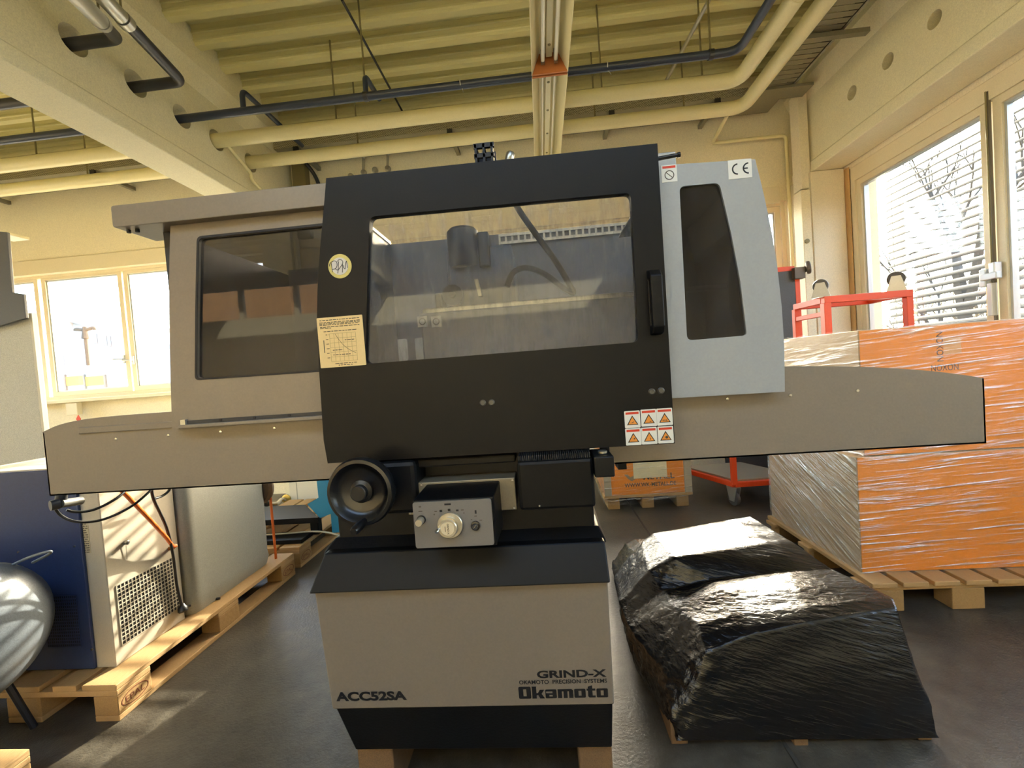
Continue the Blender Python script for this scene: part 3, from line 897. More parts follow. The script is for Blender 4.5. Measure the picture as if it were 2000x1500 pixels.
    MB().lathe([(0.0155, 0.0135), (0.0150, 0.0142)], kc, (0, -1, 0), 32).build('dial_plate', M('dial_cream', 'cfc3a4', 0.5), cb)
    text('dial_lettering', 'GRIND-X', (kc[0]-0.0005, 0.9384, kc[2]+0.0125), (0, 0, -1), (1, 0, 0), 0.025, 0.0042, MATS['print_dark'], cb, 0.02)
    MB().box(kc[0]-0.0058, kc[0]-0.0045, 0.9382, 0.9390, kc[2]-0.006, kc[2]+0.006).build('dial_rule', MATS['print_dark'], cb)
    q = xz(856, 1034, 0.94)
    MB().lathe([(0.0025, 0), (0.0025, 0.008), (0.0045, 0.010), (0.0048, 0.016), (0.003, 0.019)], (q[0]+0.003, 0.946, q[1]), (-0.3, -1, -0.1), 14).build('finger_crank', MATS['chrome'], cb, smooth=True)
    q = xz(823, 1015, 0.963)
    MB().lathe([(0.0105, 0), (0.0105, 0.003)], (q[0], 0.963, q[1]), (0, -1, 0), 20).build('button_collar', MATS['wheel_black'], cb)
    MB().lathe([(0.0085, 0.002), (0.0085, 0.022), (0.0075, 0.024)], (q[0], 0.963, q[1]), (0, -1, 0), 20).build('push_button', MATS['alu_knob'], cb, smooth=True)
    q = xz(929, 1026, 0.963)
    MB().lathe([(0.0105, 0), (0.0105, 0.005), (0.008, 0.006)], (q[0], 0.963, q[1]), (0, -1, 0), 20).build('selector_collar', MATS['wheel_black'], cb, smooth=True)
    MB().lathe([(0.0065, 0.005), (0.006, 0.012)], (q[0], 0.963, q[1]), (0, -1, 0), 16).build('selector_switch', MATS['inner_dark'], cb, smooth=True)
    MB().tube([(q[0]-0.003, 0.9505, q[1]-0.003), (q[0]+0.004, 0.9505, q[1]+0.005)], 0.0009, 6).build('pointer', MATS['chrome'], cb)
    for (px, py, w, h) in ((820, 990, 0.005, 0.003), (821, 999, 0.009, 0.0018), (874, 985, 0.015, 0.004), (851, 999, 0.006, 0.002), (848, 1005, 0.003, 0.003), (861, 998, 0.006, 0.005), (877, 996, 0.006, 0.005), (893, 997, 0.006, 0.004), (903, 996, 0.006, 0.002), (906, 1002, 0.003, 0.002), (929, 1000, 0.004, 0.008), (929, 1008, 0.006, 0.0015), (921, 1015, 0.003, 0.0015), (939, 1016, 0.006, 0.0015)):
        q = xz(px, py, 0.9625)
        MB().box(q[0]-w/2, q[0]+w/2, 0.9624, 0.9632, q[1]-h/2, q[1]+h/2).build('pictogram', MATS['print_dark'] if h < 0.004 else MATS['ink'], cb)
    # bellows cover on the right
    c4 = poly([(1010, 905), (1158, 892), (1165, 990), (1015, 1000)], 1.01)
    xa, xb = (c4[0][0]+c4[3][0])/2, (c4[1][0]+c4[2][0])/2
    z0, z1 = (c4[2][1]+c4[3][1])/2, (c4[0][1]+c4[1][1])/2
    bc = MB().box(xa, xb, 1.01, 1.14, z0, z1).build('bellows_cover', MATS['paint_black'], g, bevel=0.008)
    fz = MB()
    k = 36
    for i in range(k):
        x = xa+0.004+i*(xb-xa-0.008)/k
        fz.box(x, x+(xb-xa)/k*0.55, 1.020, 1.13, z1, z1+0.012)
    o = fz.build('bellows_folds', MATS['rubber'], bc); o['kind'] = 'stuff'
    q = xz(1054, 988, 1.01)
    MB().lathe([(0.003, 0), (0.002, 0.0015)], (q[0], 1.01, q[1]), (0, -1, 0), 10).build('screw', MATS['chrome'], bc)
    b4 = poly([(1160, 894), (1199, 890), (1201, 931), (1162, 934)], 1.0)
    br = MB().box(b4[0][0], b4[1][0], 1.0, 1.10, (b4[2][1]+b4[3][1])/2, (b4[0][1]+b4[1][1])/2).build('stop_bracket', MATS['cast_black'], g, bevel=0.003)
    zb = (b4[0][1]+b4[1][1])/2
    MB().lathe([(0.009, 0), (0.011, 0.002), (0.011, 0.007), (0.009, 0.008)], ((b4[0][0]+b4[1][0])/2+0.002, 1.035, zb), (0, 0, 1), 20).build('stop_knob', MATS['steel'], br, smooth=True)
    q = xz(1215, 908, 1.16)
    MB().box(q[0]-0.012, q[0]+0.01, 1.15, 1.20, q[1]-0.01, q[1]+0.01).build('stop_block', MATS['cast_black'], g)
    # handwheel
    c = at(710, 957, Y=0.955)
    R = 0.0785
    hw = MB().lathe([(0.0, 0.006), (R*0.60, 0.006), (R*0.72, 0.012), (R*0.78, 0.020), (R*0.86, 0.026), (R*0.95, 0.024), (R, 0.014), (R*0.98, 0.0), (R*0.9, -0.008), (R*0.3, -0.006), (0.0, -0.006)], c, (0, -1, 0), 56).build('handwheel', MATS['wheel_black'], g, smooth=True)
    MB().lathe([(0.026, 0.006), (0.026, 0.014), (0.018, 0.018), (0.018, 0.030), (0.016, 0.032)], c, (0, -1, 0), 28).build('wheel_hub', MATS['wheel_black'], hw, smooth=True)
    h0 = Vector((c.x+0.0, c.y-0.012, c.z-0.066))
    h0 = at(714, 1016, Y=0.94); h1 = at(690, 1039, Y=0.885)
    MB().tube([h0, h0.lerp(h1, 0.15), h0.lerp(h1, 0.5), h0.lerp(h1, 0.9), h1], 0.01, 16, rs=[0.006, 0.0085, 0.0100, 0.0098, 0.0075]).build('crank_handle', MATS['wheel_black'], hw, smooth=True)
    MB().lathe([(0.024, 0), (0.024, 0.16)], c, (0, 1, 0), 24).build('wheel_shaft', MATS['cast_black'], g, smooth=True)
    w4 = poly([(725, 905), (809, 900), (812, 1003), (725, 1008)], 1.04)
    MB().box(w4[0][0], w4[1][0], 1.04, 1.14, w4[3][1], w4[0][1]).build('feed_gearbox', MATS['cast_black'], g, bevel=0.012)
    # ---- side trays with arched fronts
    YT = 1.125
    zb = (xz(100, 968, YT)[1]+xz(1926, 866, YT)[1])/2
    def arch(pts):
        return [tuple(p.to_2d()) for p in bezier([Vector((*xz(x, y, YT), 0)) for x, y in pts], 6)]
    lx = xz(90, 905, YT)[0]
    top = arch([(79, 846), (115, 830), (165, 819), (240, 811), (335, 804)])
    z2 = top[-1][1]
    outl = [(lx, zb), (-0.53, zb), (-0.53, z2)]+list(reversed(top[1:]))+[(lx, top[0][1])]
    tl = MB().prism(outl, YT, YT+0.004).build('splash_tray', MATS['paint_beige'], g)
    MB().box(lx, lx+0.004, YT, 1.72, zb, top[0][1]).build('tray_end', MATS['paint_beige'], tl)
    MB().box(lx, -0.53, YT, 1.72, zb, zb+0.004).build('tray_floor', MATS['paint_beige'], tl)
    MB().box(lx, -0.53, 1.716, 1.72, zb, zb+0.09).build('tray_back', MATS['paint_beige'], tl)
    # inner ledge sheet
    e0, e1 = xz(150, 838, 1.10), xz(335, 824, 1.10)
    MB().box(e0[0]-0.02, -0.54, YT-0.006, YT, e1[1]-0.018, e1[1]).build('ledge_strip', MATS['paint_beige'], tl, bevel=0.002)
    for px, py in ((228, 857), (330, 850), (432, 843), (537, 836)):
        q = xz(px, py, YT)
        MB().lathe([(0.0045, 0), (0.0035, 0.003), (0.0015, 0.0032)], (q[0], YT, q[1]), (0, -1, 0), 12).build('screw', MATS['chrome'], tl, smooth=True)
    rx = xz(1924, 800, YT)[0]
    top = arch([(1520, 716), (1600, 715), (1700, 717), (1800, 723), (1880, 732), (1921, 739)])
    outr = [(0.16, zb), (rx, zb), (rx, top[-1][1])]+list(reversed(top[:-1]))+[(0.16, top[0][1])]
    tr = MB().prism(outr, YT, YT+0.004).build('splash_tray', MATS['paint_beige'], g)
    MB().box(rx-0.004, rx, YT, 1.72, zb, top[-1][1]).build('tray_end', MATS['paint_beige'], tr)
    MB().box(0.16, rx, YT, 1.72, zb, zb+0.004).build('tray_floor', MATS['paint_beige'], tr)
    MB().box(0.16, rx, 1.716, 1.72, zb, zb+0.09).build('tray_back', MATS['paint_beige'], tr)
    for px, py in ((1420, 779), (1543, 772), (1674, 763)):
        q = xz(px, py, YT)
        MB().lathe([(0.0045, 0), (0.0035, 0.003), (0.0015, 0.0032)], (q[0], YT, q[1]), (0, -1, 0), 12).build('screw', MATS['chrome'], tr, smooth=True)
    MB().box(-0.529, 0.159, YT+0.0, YT+0.004, 1.065, 1.12).build('tray_middle', MATS['paint_beige'], g)
    # ---- left sliding guard with its window
    YL = 1.10
    out = poly([(333, 436), (331, 500), (330, 570), (331, 650), (333, 740), (336, 838), (700, 806), (700, 398)], YL)
    hole = rpoly(poly([(389, 466), (660, 438), (660, 720), (385, 739), (386, 600)], YL), [0.012, 0, 0, 0.012, 0])
    lg = MB().plate(out, [hole], YL, YL+0.02).build('sliding_guard', MATS['paint_beige'], g)
    MB().plate(hole, [], YL+0.008, YL+0.012).build('guard_window', MATS['smoke_glass'], lg)
    e = rpoly(poly([(385, 462), (662, 433), (662, 724), (381, 743), (382, 600)], YL), [0.014, 0, 0, 0.014, 0])
    MB().plate(e, [hole], YL-0.0015, YL).build('window_seal', MATS['rubber'], lg)
    r0, r1 = xz(357, 826, YL-0.004), xz(640, 805, YL-0.004)
    zr = (r0[1]+r1[1])/2
    MB().box(r0[0], r1[0]+0.06, YL-0.004, YL, zr-0.006, zr+0.004).build('guide_slot', MATS['inner_dark'], lg)
    MB().box(r0[0]-0.006, r1[0]+0.06, YL-0.014, YL, zr-0.016, zr-0.006).build('guide_lip', MATS['paint_beige'], lg, bevel=0.002)
    MB().box(r0[0]-0.002, r0[0]+0.012, YL-0.010, YL, zr-0.006, zr+0.007).build('guide_stop', MATS['zinc'], lg)
    for px, py in ((430, 818), (497, 814), (565, 810)):
        q = xz(px, py, YL-0.005)
        MB().lathe([(0.004, 0), (0.004, 0.002)], (q[0], YL-0.004, zr), (0, -1, 0), 10).build('screw', MATS['rubber'], lg)
    q0, q1 = xz(218, 404, 1.085), xz(232, 447, 1.085)
    zt0, zt1 = xz(640, 404, 1.085)[1], xz(640, 361, 1.085)[1]
    xe = (q0[0]+q1[0])/2
    zlo, zhi = (q1[1]+zt0)/2, (q0[1]+zt1)/2
    rl = MB().prism(rpoly([(xe, zlo), (-0.42, zlo), (-0.42, zhi), (xe, zhi)], [0.008, 0, 0, 0.008], 3), 1.075, 1.20).build('top_rail', MATS['paint_beige'], g, bevel=0.002)
    for dx in (0.02, 0.045): MB().lathe([(0.005, 0), (0.005, 0.008)], (xe+dx, 1.10, zlo), (0, 0, -1), 10).build('bolt', MATS['rubber'], rl)
    MB().box(-1.00, -0.66, 1.70, 1.72, zb+0.02, zlo+0.02).build('rear_guard_wing', MATS['inner_dark'], g)
    MB().box(-1.02, -1.00, 1.14, 1.72, zb+0.02, zlo).build('side_guard', MATS['inner_dark'], g)
    # ---- right housing with its window
    YH = 1.09
    out = poly([(1270, 324), (1475, 311), (1490, 372), (1505, 440), (1518, 520), (1527, 600), (1532, 680), (1533, 765), (1270, 780)], YH)
    hole = rpoly(poly([(1327, 364), (1405, 357), (1428, 455), (1446, 550), (1459, 655), (1342, 665)], YH), [0.014, 0.014, 0, 0, 0.010, 0.014])
    rg = MB().plate(out, [hole], YH, YH+0.02).build('right_housing', MATS['paint_grey'], g, bevel=0.0)
    MB().plate(hole, [], YH+0.006, YH+0.010).build('housing_window', MATS['smoke_glass'], rg)
    nb = len(out)
    sh = MB()
    for i in range(1, nb-2):
        (xa, za_), (xb, zb_) = out[i], out[i+1]
        sh.hexa([(xa-0.004, YH+0.02, za_), (xa, YH+0.02, za_), (xb, YH+0.02, zb_), (xb-0.004, YH+0.02, zb_), (xa-0.004, 1.60, za_), (xa, 1.60, za_), (xb, 1.60, zb_), (xb-0.004, 1.60, zb_)])
    sh.build('housing_side', MATS['paint_grey'], rg)
    MB().box(0.31, out[1][0], YH+0.02, 1.60, out[1][1]-0.012, out[1][1]-0.008).build('housing_top', MATS['paint_grey'], rg)
    MB().box(0.31, out[-2][0], YH+0.02, 1.60, out[-2][1], out[-2][1]+0.006).build('housing_floor', MATS['paint_grey'], rg)
    MB().box(0.40, out[5][0], 1.58, 1.60, out[-2][1], out[1][1]-0.012).build('housing_back', MATS['inner_dark'], rg)
    q = xz(1365, 316, 1.16)
    MB().lathe([(0.045, 0), (0.045, 0.012), (0.036, 0.020)], (q[0], 1.17, out[1][1]-0.006), (0, 0, 1), 28).build('filler_cap', MATS['steel'], rg, smooth=True)
    q = xz(1424, 308, 1.13)
    MB().lathe([(0.018, 0), (0.018, 0.014), (0.015, 0.018)], (q[0], 1.125, out[1][1]-0.006), (0, 0, 1), 22).build('vent_cap', MATS['steel'], rg, smooth=True)
    # folded film standing inside the housing window
    pts = [at(x, y, Y=1.16) for x, y in ((1432, 480), (1424, 530), (1423, 570), (1428, 610), (1438, 640), (1448, 660))]
    fb = MB()
    cv = bezier(pts, 6)
    vs = []
    for p in cv: vs += [p, p+Vector((0.035, 0.03, 0.0)), p+Vector((0.07, 0.02, 0.0))]
    k = len(cv)
    fb.add(vs, [(3*i+j, 3*i+j+1, 3*i+j+4, 3*i+j+3) for i in range(k-1) for j in (0, 1)])
    fb.build('folded_film', M('pale_film', 'c8c0a0', 0.25, var=0.2, vscale=60), rg, smooth=True)
    # rear cabinet corner and gas pin over the door's right end
    q = xz(1300, 297, 1.2); q2 = xz(1322, 330, 1.2)
    MB().box(q[0]-0.05, q2[0], 1.20, 1.3, q2[1], q[1]).build('rear_box', MATS['paint_grey'], g, bevel=0.003)
    p0, p1 = at(1270, 313, Y=1.12), at(1328, 302, Y=1.12)
    MB().tube([p0, p0.lerp(p1, 0.9), p0.lerp(p1, 0.92), p1], 0.005, 12, rs=[0.005, 0.005, 0.0065, 0.0065]).build('gas_strut', MATS['wheel_black'], g, smooth=True)
    # ---- the black door
    out = poly([(637, 348), (632, 410), (625, 487), (620, 560), (619, 620), (623, 722), (632, 860), (640, 905), (1318, 866), (1284, 280)], YD)
    hole = rpoly(poly([(722, 423), (1232, 376), (1247, 668), (714, 711), (717, 560)], YD), [0.016, 0.016, 0.016, 0.016, 0])
    dr = MB().plate(out, [hole], YD, YD+0.022).build('door', MATS['paint_black'], g)
    MB().plate(hole, [], YD+0.010, YD+0.014).build('door_window', MATS['door_glass'], dr)
    MB().box(out[9][0]-0.006, out[9][0], YD+0.022, YD+0.05, out[8][1], out[9][1]).build('door_edge', MATS['paint_black'], dr)
    h0, h1 = xz(1268, 656, YD), xz(1290, 526, YD)
    hx = (xz(1266, 590, YD)[0], xz(1289, 590, YD)[0])
    za, zb2 = h0[1], h1[1]
    MB().plate([(YD, za), (YD-0.022, za+0.004), (YD-0.034, za+0.018), (YD-0.034, zb2-0.018), (YD-0.022, zb2-0.004), (YD, zb2)],
               [[(YD-0.004, za+0.022), (YD-0.004, zb2-0.022), (YD-0.019, zb2-0.024), (YD-0.019, za+0.024)]], hx[0], hx[1], fyz).build('door_handle', MATS['paint_black'], dr, bevel=0.003)
    for px, py in ((943, 787), (960, 786), (1273, 765), (1291, 763)):
        q = xz(px, py, YD)
        bo = MB().lathe([(0.008, 0), (0.008, 0.002), (0.0055, 0.004), (0.0052, 0.0035)], (q[0], YD, q[1]), (0, -1, 0), 20).build('bolt', MATS['bolt_steel'], dr, smooth=True)
    # stickers on the door
    def warn(cx, cy, dark):
        q = xz(cx, cy, YD)
        x, z = q
        w, h = 0.0185, 0.0205
        y = YD
        lt_ = 'white warning sticker with red bar and orange triangle'
        st = MB().plate(rpoly(rect(x-w, x+w, z-h, z+h), 0.002, 2), [], y-0.0006, y).build('warning_sticker', MATS['sticker_white'], dr, label=lt_)
        return st, x, z
    warns = [(1235, 819), (1267, 816), (1298, 814), (1237, 853), (1268, 851), (1300, 849)]
    for i, (cx, cy) in enumerate(warns):
        st, x, z = warn(cx, cy, i)
        b = MB().plate(rect(x-0.0155, x+0.0155, z+0.0122, z+0.0176), [], YD-0.0010, YD-0.0006)
        b.plate([(x-0.013, z-0.0135), (x+0.013, z-0.0135), (x, z+0.0090)], [], YD-0.0010, YD-0.0006)
        me = b.mesh('warning_print', OFF[dr.name])
        # red bar, black-edged triangle and orange field as one printed layer
        bar = MB().plate(rect(x-0.0155, x+0.0155, z+0.0122, z+0.0176), [], YD-0.0010, YD-0.0006)
        tri = MB().plate([(x-0.0135, z-0.0135), (x+0.0135, z-0.0135), (x, z+0.0095)], [], YD-0.0010, YD-0.0006)
        fld = MB().plate([(x-0.0103, z-0.0117), (x+0.0103, z-0.0117), (x, z+0.0058)], [], YD-0.0013, YD-0.0010)
        pic = MB()
        if i == 5: pic.plate(circle(x+0.002, z-0.006, 0.0034, 12), [], YD-0.0016, YD-0.0013)
        elif i == 2:
            for k in (-1, 0, 1): pic.box(x+k*0.0042-0.001, x+k*0.0042+0.001, YD-0.0016, YD-0.0013, z-0.0105, z-0.0065)
        elif i == 0: pic.plate([(x-0.004, z-0.009), (x+0.001, z-0.0085), (x+0.004, z-0.004), (x+0.001, z-0.006)], [], YD-0.0016, YD-0.0013)
        elif i == 3: pic.box(x+0.0005, x+0.004, YD-0.0016, YD-0.0013, z-0.006, z-0.003)
        elif i == 4: pic.box(x+0.0015, x+0.003, YD-0.0016, YD-0.0013, z-0.010, z-0.005)
        else: pic.plate([(x, z-0.010), (x+0.005, z-0.0095), (x+0.006, z-0.007)], [], YD-0.0016, YD-0.0013)
        tot = MB(); mats = [MATS['warn_red'], MATS['ink'], MATS['warn_orange'], MATS['print_dark']]
        cnt = []
        for part in (bar, tri, fld, pic):
            tot.add(part.v, part.f); cnt.append(len(part.f))
        me = bpy.data.meshes.new('warning_print')
        me.from_pydata([v-OFF[dr.name] for v in tot.v], [], tot.f)
        for mm in mats: me.materials.append(mm)
        idx = [j for j, c_ in enumerate(cnt) for _ in range(c_)]
        for p, j in zip(me.polygons, idx): p.material_index = j
        bm = bmesh.new(); bm.from_mesh(me); bmesh.ops.recalc_face_normals(bm, faces=bm.faces); bm.to_mesh(me); bm.free()
        o = bpy.data.objects.new('warning_print', me); COL.objects.link(o); o.parent = st.parent
        o.name = 'warning_print'; OFF[o.name] = OFF[dr.name]
    # round hand-marked sticker
    q = xz(664, 520, YD)
    MB().plate(circle(q[0], q[1], 0.0300, 40), [], YD-0.0006, YD).build('round_sticker', MATS['sticker_yellow'], dr, label='round yellow ringed sticker with handwriting')
    MB().plate(circle(q[0], q[1], 0.0215, 40), [], YD-0.0010, YD-0.0006).build('sticker_centre', M('foil', 'cbc8c0', 0.4), dr)
    def stroke(pts):
        # sticker crop: 1 unit = 1/18.75 photo pixel, centre (810, 765)
        w = [Vector((q[0]+(a-810)*6.9e-5, YD-0.0014, q[1]-(b-765)*6.9e-5)) for a, b in pts]
        return bezier(w, 5)
    wr_ = MB()
    for pts in ([(430, 740), (450, 650), (520, 590), (620, 560), (700, 600), (715, 700), (690, 790), (620, 845), (530, 860)], [(512, 640), (515, 800), (518, 960)],
                [(740, 600), (790, 540), (880, 545), (935, 610), (920, 690), (840, 790), (760, 870), (690, 890), (650, 840)], [(785, 600), (760, 760), (740, 900), (715, 1010)],
                [(925, 660), (905, 850), (890, 1000)], [(935, 740), (960, 840), (1000, 880), (1020, 760), (1070, 610), (1085, 720), (1100, 850)]):
        wr_.tube(stroke(pts), 0.0007, 5)
    wr_.build('handwriting', MATS['inner_dark'], dr)
    # speed chart card
    c0, c1 = xz(622, 670, YD), xz(711, 664, YD)
    zt_, zb_ = xz(665, 618, YD)[1], xz(671, 716, YD)[1]
    x0, x1 = xz(621, 650, YD)[0], xz(710, 645, YD)[0]
    ch = MB().plate(rpoly(rect(x0, x1, zb_, zt_), 0.002, 2), [], YD-0.0010, YD).build('chart_card', MATS['sticker_cream'], dr, label='cream card with a printed speed chart')
    W, H = x1-x0, zt_-zb_
    tx = MB()
    rnd = random.Random(3)
    def dash(u0, u1, v, h=0.012):
        u = u0
        while u < u1:
            l = rnd.uniform(0.03, 0.09)
            tx.box(x0+W*u, x0+W*min(u+l, u1), YD-0.0014, YD-0.0010, zb_+H*(v-h/2), zb_+H*(v+h/2))
            u += l+0.018
    for v, a, b in ((0.945, 0.06, 0.93), (0.90, 0.05, 0.94), (0.875, 0.05, 0.94), (0.85, 0.05, 0.92), (0.81, 0.06, 0.93), (0.785, 0.06, 0.30), (0.72, 0.13, 0.86), (0.53, 0.58, 0.80), (0.34, 0.30, 0.52), (0.245, 0.30, 0.68), (0.07, 0.33, 0.80), (0.035, 0.40, 0.72)): dash(a, b, v, 0.014)
    for i in range(6): dash(0.17, 0.23, 0.655-i*0.092, 0.012)
    tx.box(x0+W*0.11, x0+W*0.125, YD-0.0014, YD-0.0010, zb_+H*0.30, zb_+H*0.55)
    tx.build('chart_print', MATS['print_dark'], dr)['kind'] = 'stuff'
    gr = MB()
    for i in range(7):
        u = 0.25+i*0.095
        gr.box(x0+W*u, x0+W*(u+0.006), YD-0.0012, YD-0.0010, zb_+H*0.11, zb_+H*0.67)
        v = 0.11+i*0.093
        gr.box(x0+W*0.25, x0+W*0.82, YD-0.0012, YD-0.0010, zb_+H*v, zb_+H*(v+0.006))
    gr.build('chart_grid', M('grid_tan', 'a58f5f', 0.6), dr)
    cv = bezier([Vector((x0+W*u, YD-0.0012, zb_+H*v)) for u, v in ((0.38, 0.66), (0.44, 0.56), (0.55, 0.42), (0.68, 0.32), (0.80, 0.26))], 6)
    MB().tube(cv, 0.0005, 5).build('chart_curve', MATS['print_dark'], dr)
    # stickers on the right housing
    q = [xz(x, y, YH) for x, y in ((1421, 314), (1468, 309), (1468, 345), (1423, 352))]
    x0, x1, z0, z1 = (q[0][0]+q[3][0])/2, (q[1][0]+q[2][0])/2, (q[2][1]+q[3][1])/2, (q[0][1]+q[1][1])/2
    MB().plate(rect(x0, x1, z0, z1), [], YH-0.0008, YH).build('ce_sticker', MATS['sticker_white'], rg)
    ce = MB()
    rr = (z1-z0)*0.30
    def arc(cx, cz, r, a0, a1, n=18):
        outp = [(cx+r*math.cos(a0+(a1-a0)*i/n), cz+r*math.sin(a0+(a1-a0)*i/n)) for i in range(n+1)]
        inn = [(cx+r*0.76*math.cos(a1-(a1-a0)*i/n), cz+r*0.76*math.sin(a1-(a1-a0)*i/n)) for i in range(n+1)]
        ce.plate(outp+inn, [], YH-0.0013, YH-0.0008)
    cz = (z0+z1)/2
    arc(x0+(x1-x0)*0.40, cz, rr, math.pi*0.5, math.pi*1.5)
    arc(x0+(x1-x0)*0.86, cz, rr, math.pi*0.5, math.pi*1.5)
    ce.box(x0+(x1-x0)*0.86-rr*0.9, x0+(x1-x0)*0.86-rr*0.12, YH-0.0013, YH-0.0008, cz-rr*0.12, cz+rr*0.12)
    ce.build('ce_mark', MATS['ink'], rg)
    q = xz(1307, 339, YH)
    MB().plate(rect(q[0]-0.0185, q[0]+0.0185, q[1]-0.0205, q[1]+0.0205), [], YH-0.0008, YH).build('notice_sticker', MATS['sticker_white'], rg)
    MB().box(q[0]-0.0155, q[0]+0.0155, YH-0.0012, YH-0.0008, q[1]+0.0125, q[1]+0.018).build('notice_bar', MATS['warn_red'], rg)
    pr = MB()
    pr.plate(circle(q[0], q[1]-0.004, 0.0115, 28), [circle(q[0], q[1]-0.004, 0.0095, 28)], YH-0.0012, YH-0.0008)
    c_, s_ = math.cos(math.radians(-42)), math.sin(math.radians(-42))
    pr.plate([(q[0]+u*c_-v*s_, q[1]-0.004+u*s_+v*c_) for u, v in rect(-0.010, 0.010, -0.0008, 0.0008)], [], YH-0.0012, YH-0.0008)
    pr.build('prohibition_mark', MATS['print_dark'], rg)
    # ---- behind the glass
    YB = 1.78
    t0 = xz(762, 478, YB); zt = t0[1]
    xl_, xr_ = t0[0], 0.62
    holes = [rpoly([xz(a, b, YB) for a, b in pts], 0.010, 3) for pts in (((725, 668), (752, 665), (753, 706), (727, 709)), ((767, 664), (795, 661), (798, 704), (770, 707)), ((809, 661), (835, 658), (838, 700), (812, 703)))]
    MB().plate([(xl_-0.08, 0.95), (xr_, 0.95), (xr_, zt), (xl_-0.08, zt)], holes, YB, YB+0.006).build('rear_guard', MATS['inner_grey'], g)
    s0 = xz(975, 488, YB-0.02)
    sr = MB()
    sr.box(s0[0], xr_, YB-0.012, YB-0.008, zt-0.045, zt-0.034)
    sr.box(s0[0], xr_, YB-0.012, YB-0.008, zt-0.014, zt-0.004)
    x = s0[0]
    while x < xr_:
        sr.box(x, x+0.008, YB-0.012, YB-0.008, zt-0.036, zt-0.012); x += 0.026
    sr.build('slotted_rail', MATS['steel'], g)
    MB().box(xl_-0.01, xl_-0.002, 1.42, YB, 1.02, zt).build('inner_side_panel', MATS['inner_grey'], g)
    MB().box(xl_-0.03, xl_+0.004, 1.42, YB, zt, zt+0.012).build('panel_edge', MATS['paint_grey'], g)
    # wheel head and column
    c0, c1 = xz(876, 495, 1.55), xz(1010, 610, 1.55)
    col = MB().box(c0[0], c1[0], 1.50, 1.76, 1.1, c0[1]).build('wheel_head', MATS['head_grey'], g, bevel=0.01)
    q = at(902, 490, Y=1.48)
    MB().lathe([(0.052, -0.05), (0.055, -0.04), (0.055, 0.075), (0.046, 0.085)], (q.x, 1.52, q.z), (0, 0, 1), 28).build('spindle_motor', MATS['inner_dark'], g, smooth=True)
    MB().box(q.x+0.055, q.x+0.095, 1.48, 1.55, q.z-0.06, q.z+0.06).build('motor_box', MATS['inner_dark'], g, bevel=0.006)
    q = at(886, 578, Y=1.42)
    MB().lathe([(0.032, -0.02), (0.034, 0), (0.034, 0.02), (0.012, 0.022), (0.010, 0.03)], q, (0, -1, 0), 28).build('grinding_wheel', MATS['inner_dark'], g, smooth=True)
    MB().box(q.x-0.06, q.x-0.036, 1.40, 1.47, q.z-0.05, q.z+0.01).build('wheel_flange', MATS['inner_dark'], g, bevel=0.006)
    a, b = xz(928, 548, 1.46), xz(936, 580, 1.46)
    MB().hexa([(b[0], 1.44, b[1]), (b[0]+0.012, 1.44, b[1]), (b[0]+0.012, 1.46, b[1]), (b[0], 1.46, b[1]), (a[0], 1.44, a[1]), (a[0]+0.012, 1.44, a[1]), (a[0]+0.012, 1.46, a[1]), (a[0], 1.46, a[1])]).build('coolant_nozzle', MATS['steel'], g)
    t0 = xz(820, 612, 1.33); t1 = xz(1245, 582, 1.33)
    zt2 = t0[1]
    tb = MB().box(t0[0], 0.62, 1.33, 1.66, 1.03, zt2).build('work_table', MATS['head_grey'], g, bevel=0.006)
    MB().box(t0[0], 0.62, 1.36, 1.64, zt2, zt2+0.018).build('magnetic_chuck', MATS['steel'], g, bevel=0.004)
    for px in (825, 852):
        q = xz(px, 628, 1.329)
        MB().plate(rect(q[0]-0.016, q[0]+0.016, q[1]-0.017, q[1]+0.017), [], 1.3290, 1.33).build('notice_sticker', MATS['sticker_white'], tb)
        MB().plate(circle(q[0], q[1], 0.011, 20), [circle(q[0], q[1], 0.008, 20)], 1.3280, 1.3290).build('notice_ring', MATS['print_dark'], tb)
    pts = [at(x, y, Y=1.38) for x, y in ((990, 560), (1003, 532), (1030, 523), (1065, 536), (1100, 562), (1119, 572), (1112, 555), (1085, 510), (1050, 462), (1020, 420), (1005, 395))]
    MB().tube(bezier(pts, 8), 0.0095, 12).build('coolant_hose', MATS['rubber'], g, smooth=True)
    # machine column, and a hidden cabinet added to keep sun off the floor
    MB().box(-0.42, 0.11, 1.80, 2.30, 0.178, 1.45).build('rear_column', MATS['inner_grey'], g, bevel=0.01)
    MB().box(-1.05, 0.16, 2.32, 2.95, 0.0, 1.62).build('sun_block_cabinet', MATS['paint_grey'], g, bevel=0.008)
    # cable chain and fitting on top of the door frame
    q = at(950, 303, Y=1.2)
    cc = MB()
    for i in range(3):
        x = q.x-0.03+i*0.022
        cc.box(x, x+0.006, 1.18, 1.24, q.z-0.03, q.z+0.022)
    cc.box(q.x-0.032, q.x+0.024, 1.18, 1.19, q.z+0.012, q.z+0.024)
    cc.box(q.x-0.032, q.x+0.024, 1.18, 1.19, q.z-0.014, q.z-0.004)
    cc.box(q.x-0.032, q.x+0.024, 1.232, 1.24, q.z-0.014, q.z+0.024)
    cc.build('cable_chain', MATS['rubber'], g)
    q = at(996, 306, Y=1.2)
    MB().lathe([(0.010, -0.02), (0.012, -0.005), (0.012, 0.008), (0.009, 0.012)], q, (0.3, 0, 1), 18).build('cable_gland', MATS['steel'], g, smooth=True)
    MB().box(-0.50, 0.30, 1.085, 1.26, xz(700, 352, 1.1)[1]-0.035, xz(700, 352, 1.1)[1]-0.012).build('door_track', MATS['inner_dark'], g)
    # drain valve under the left tray
    v = thing
    p = at(135, 980, Y=1.35)
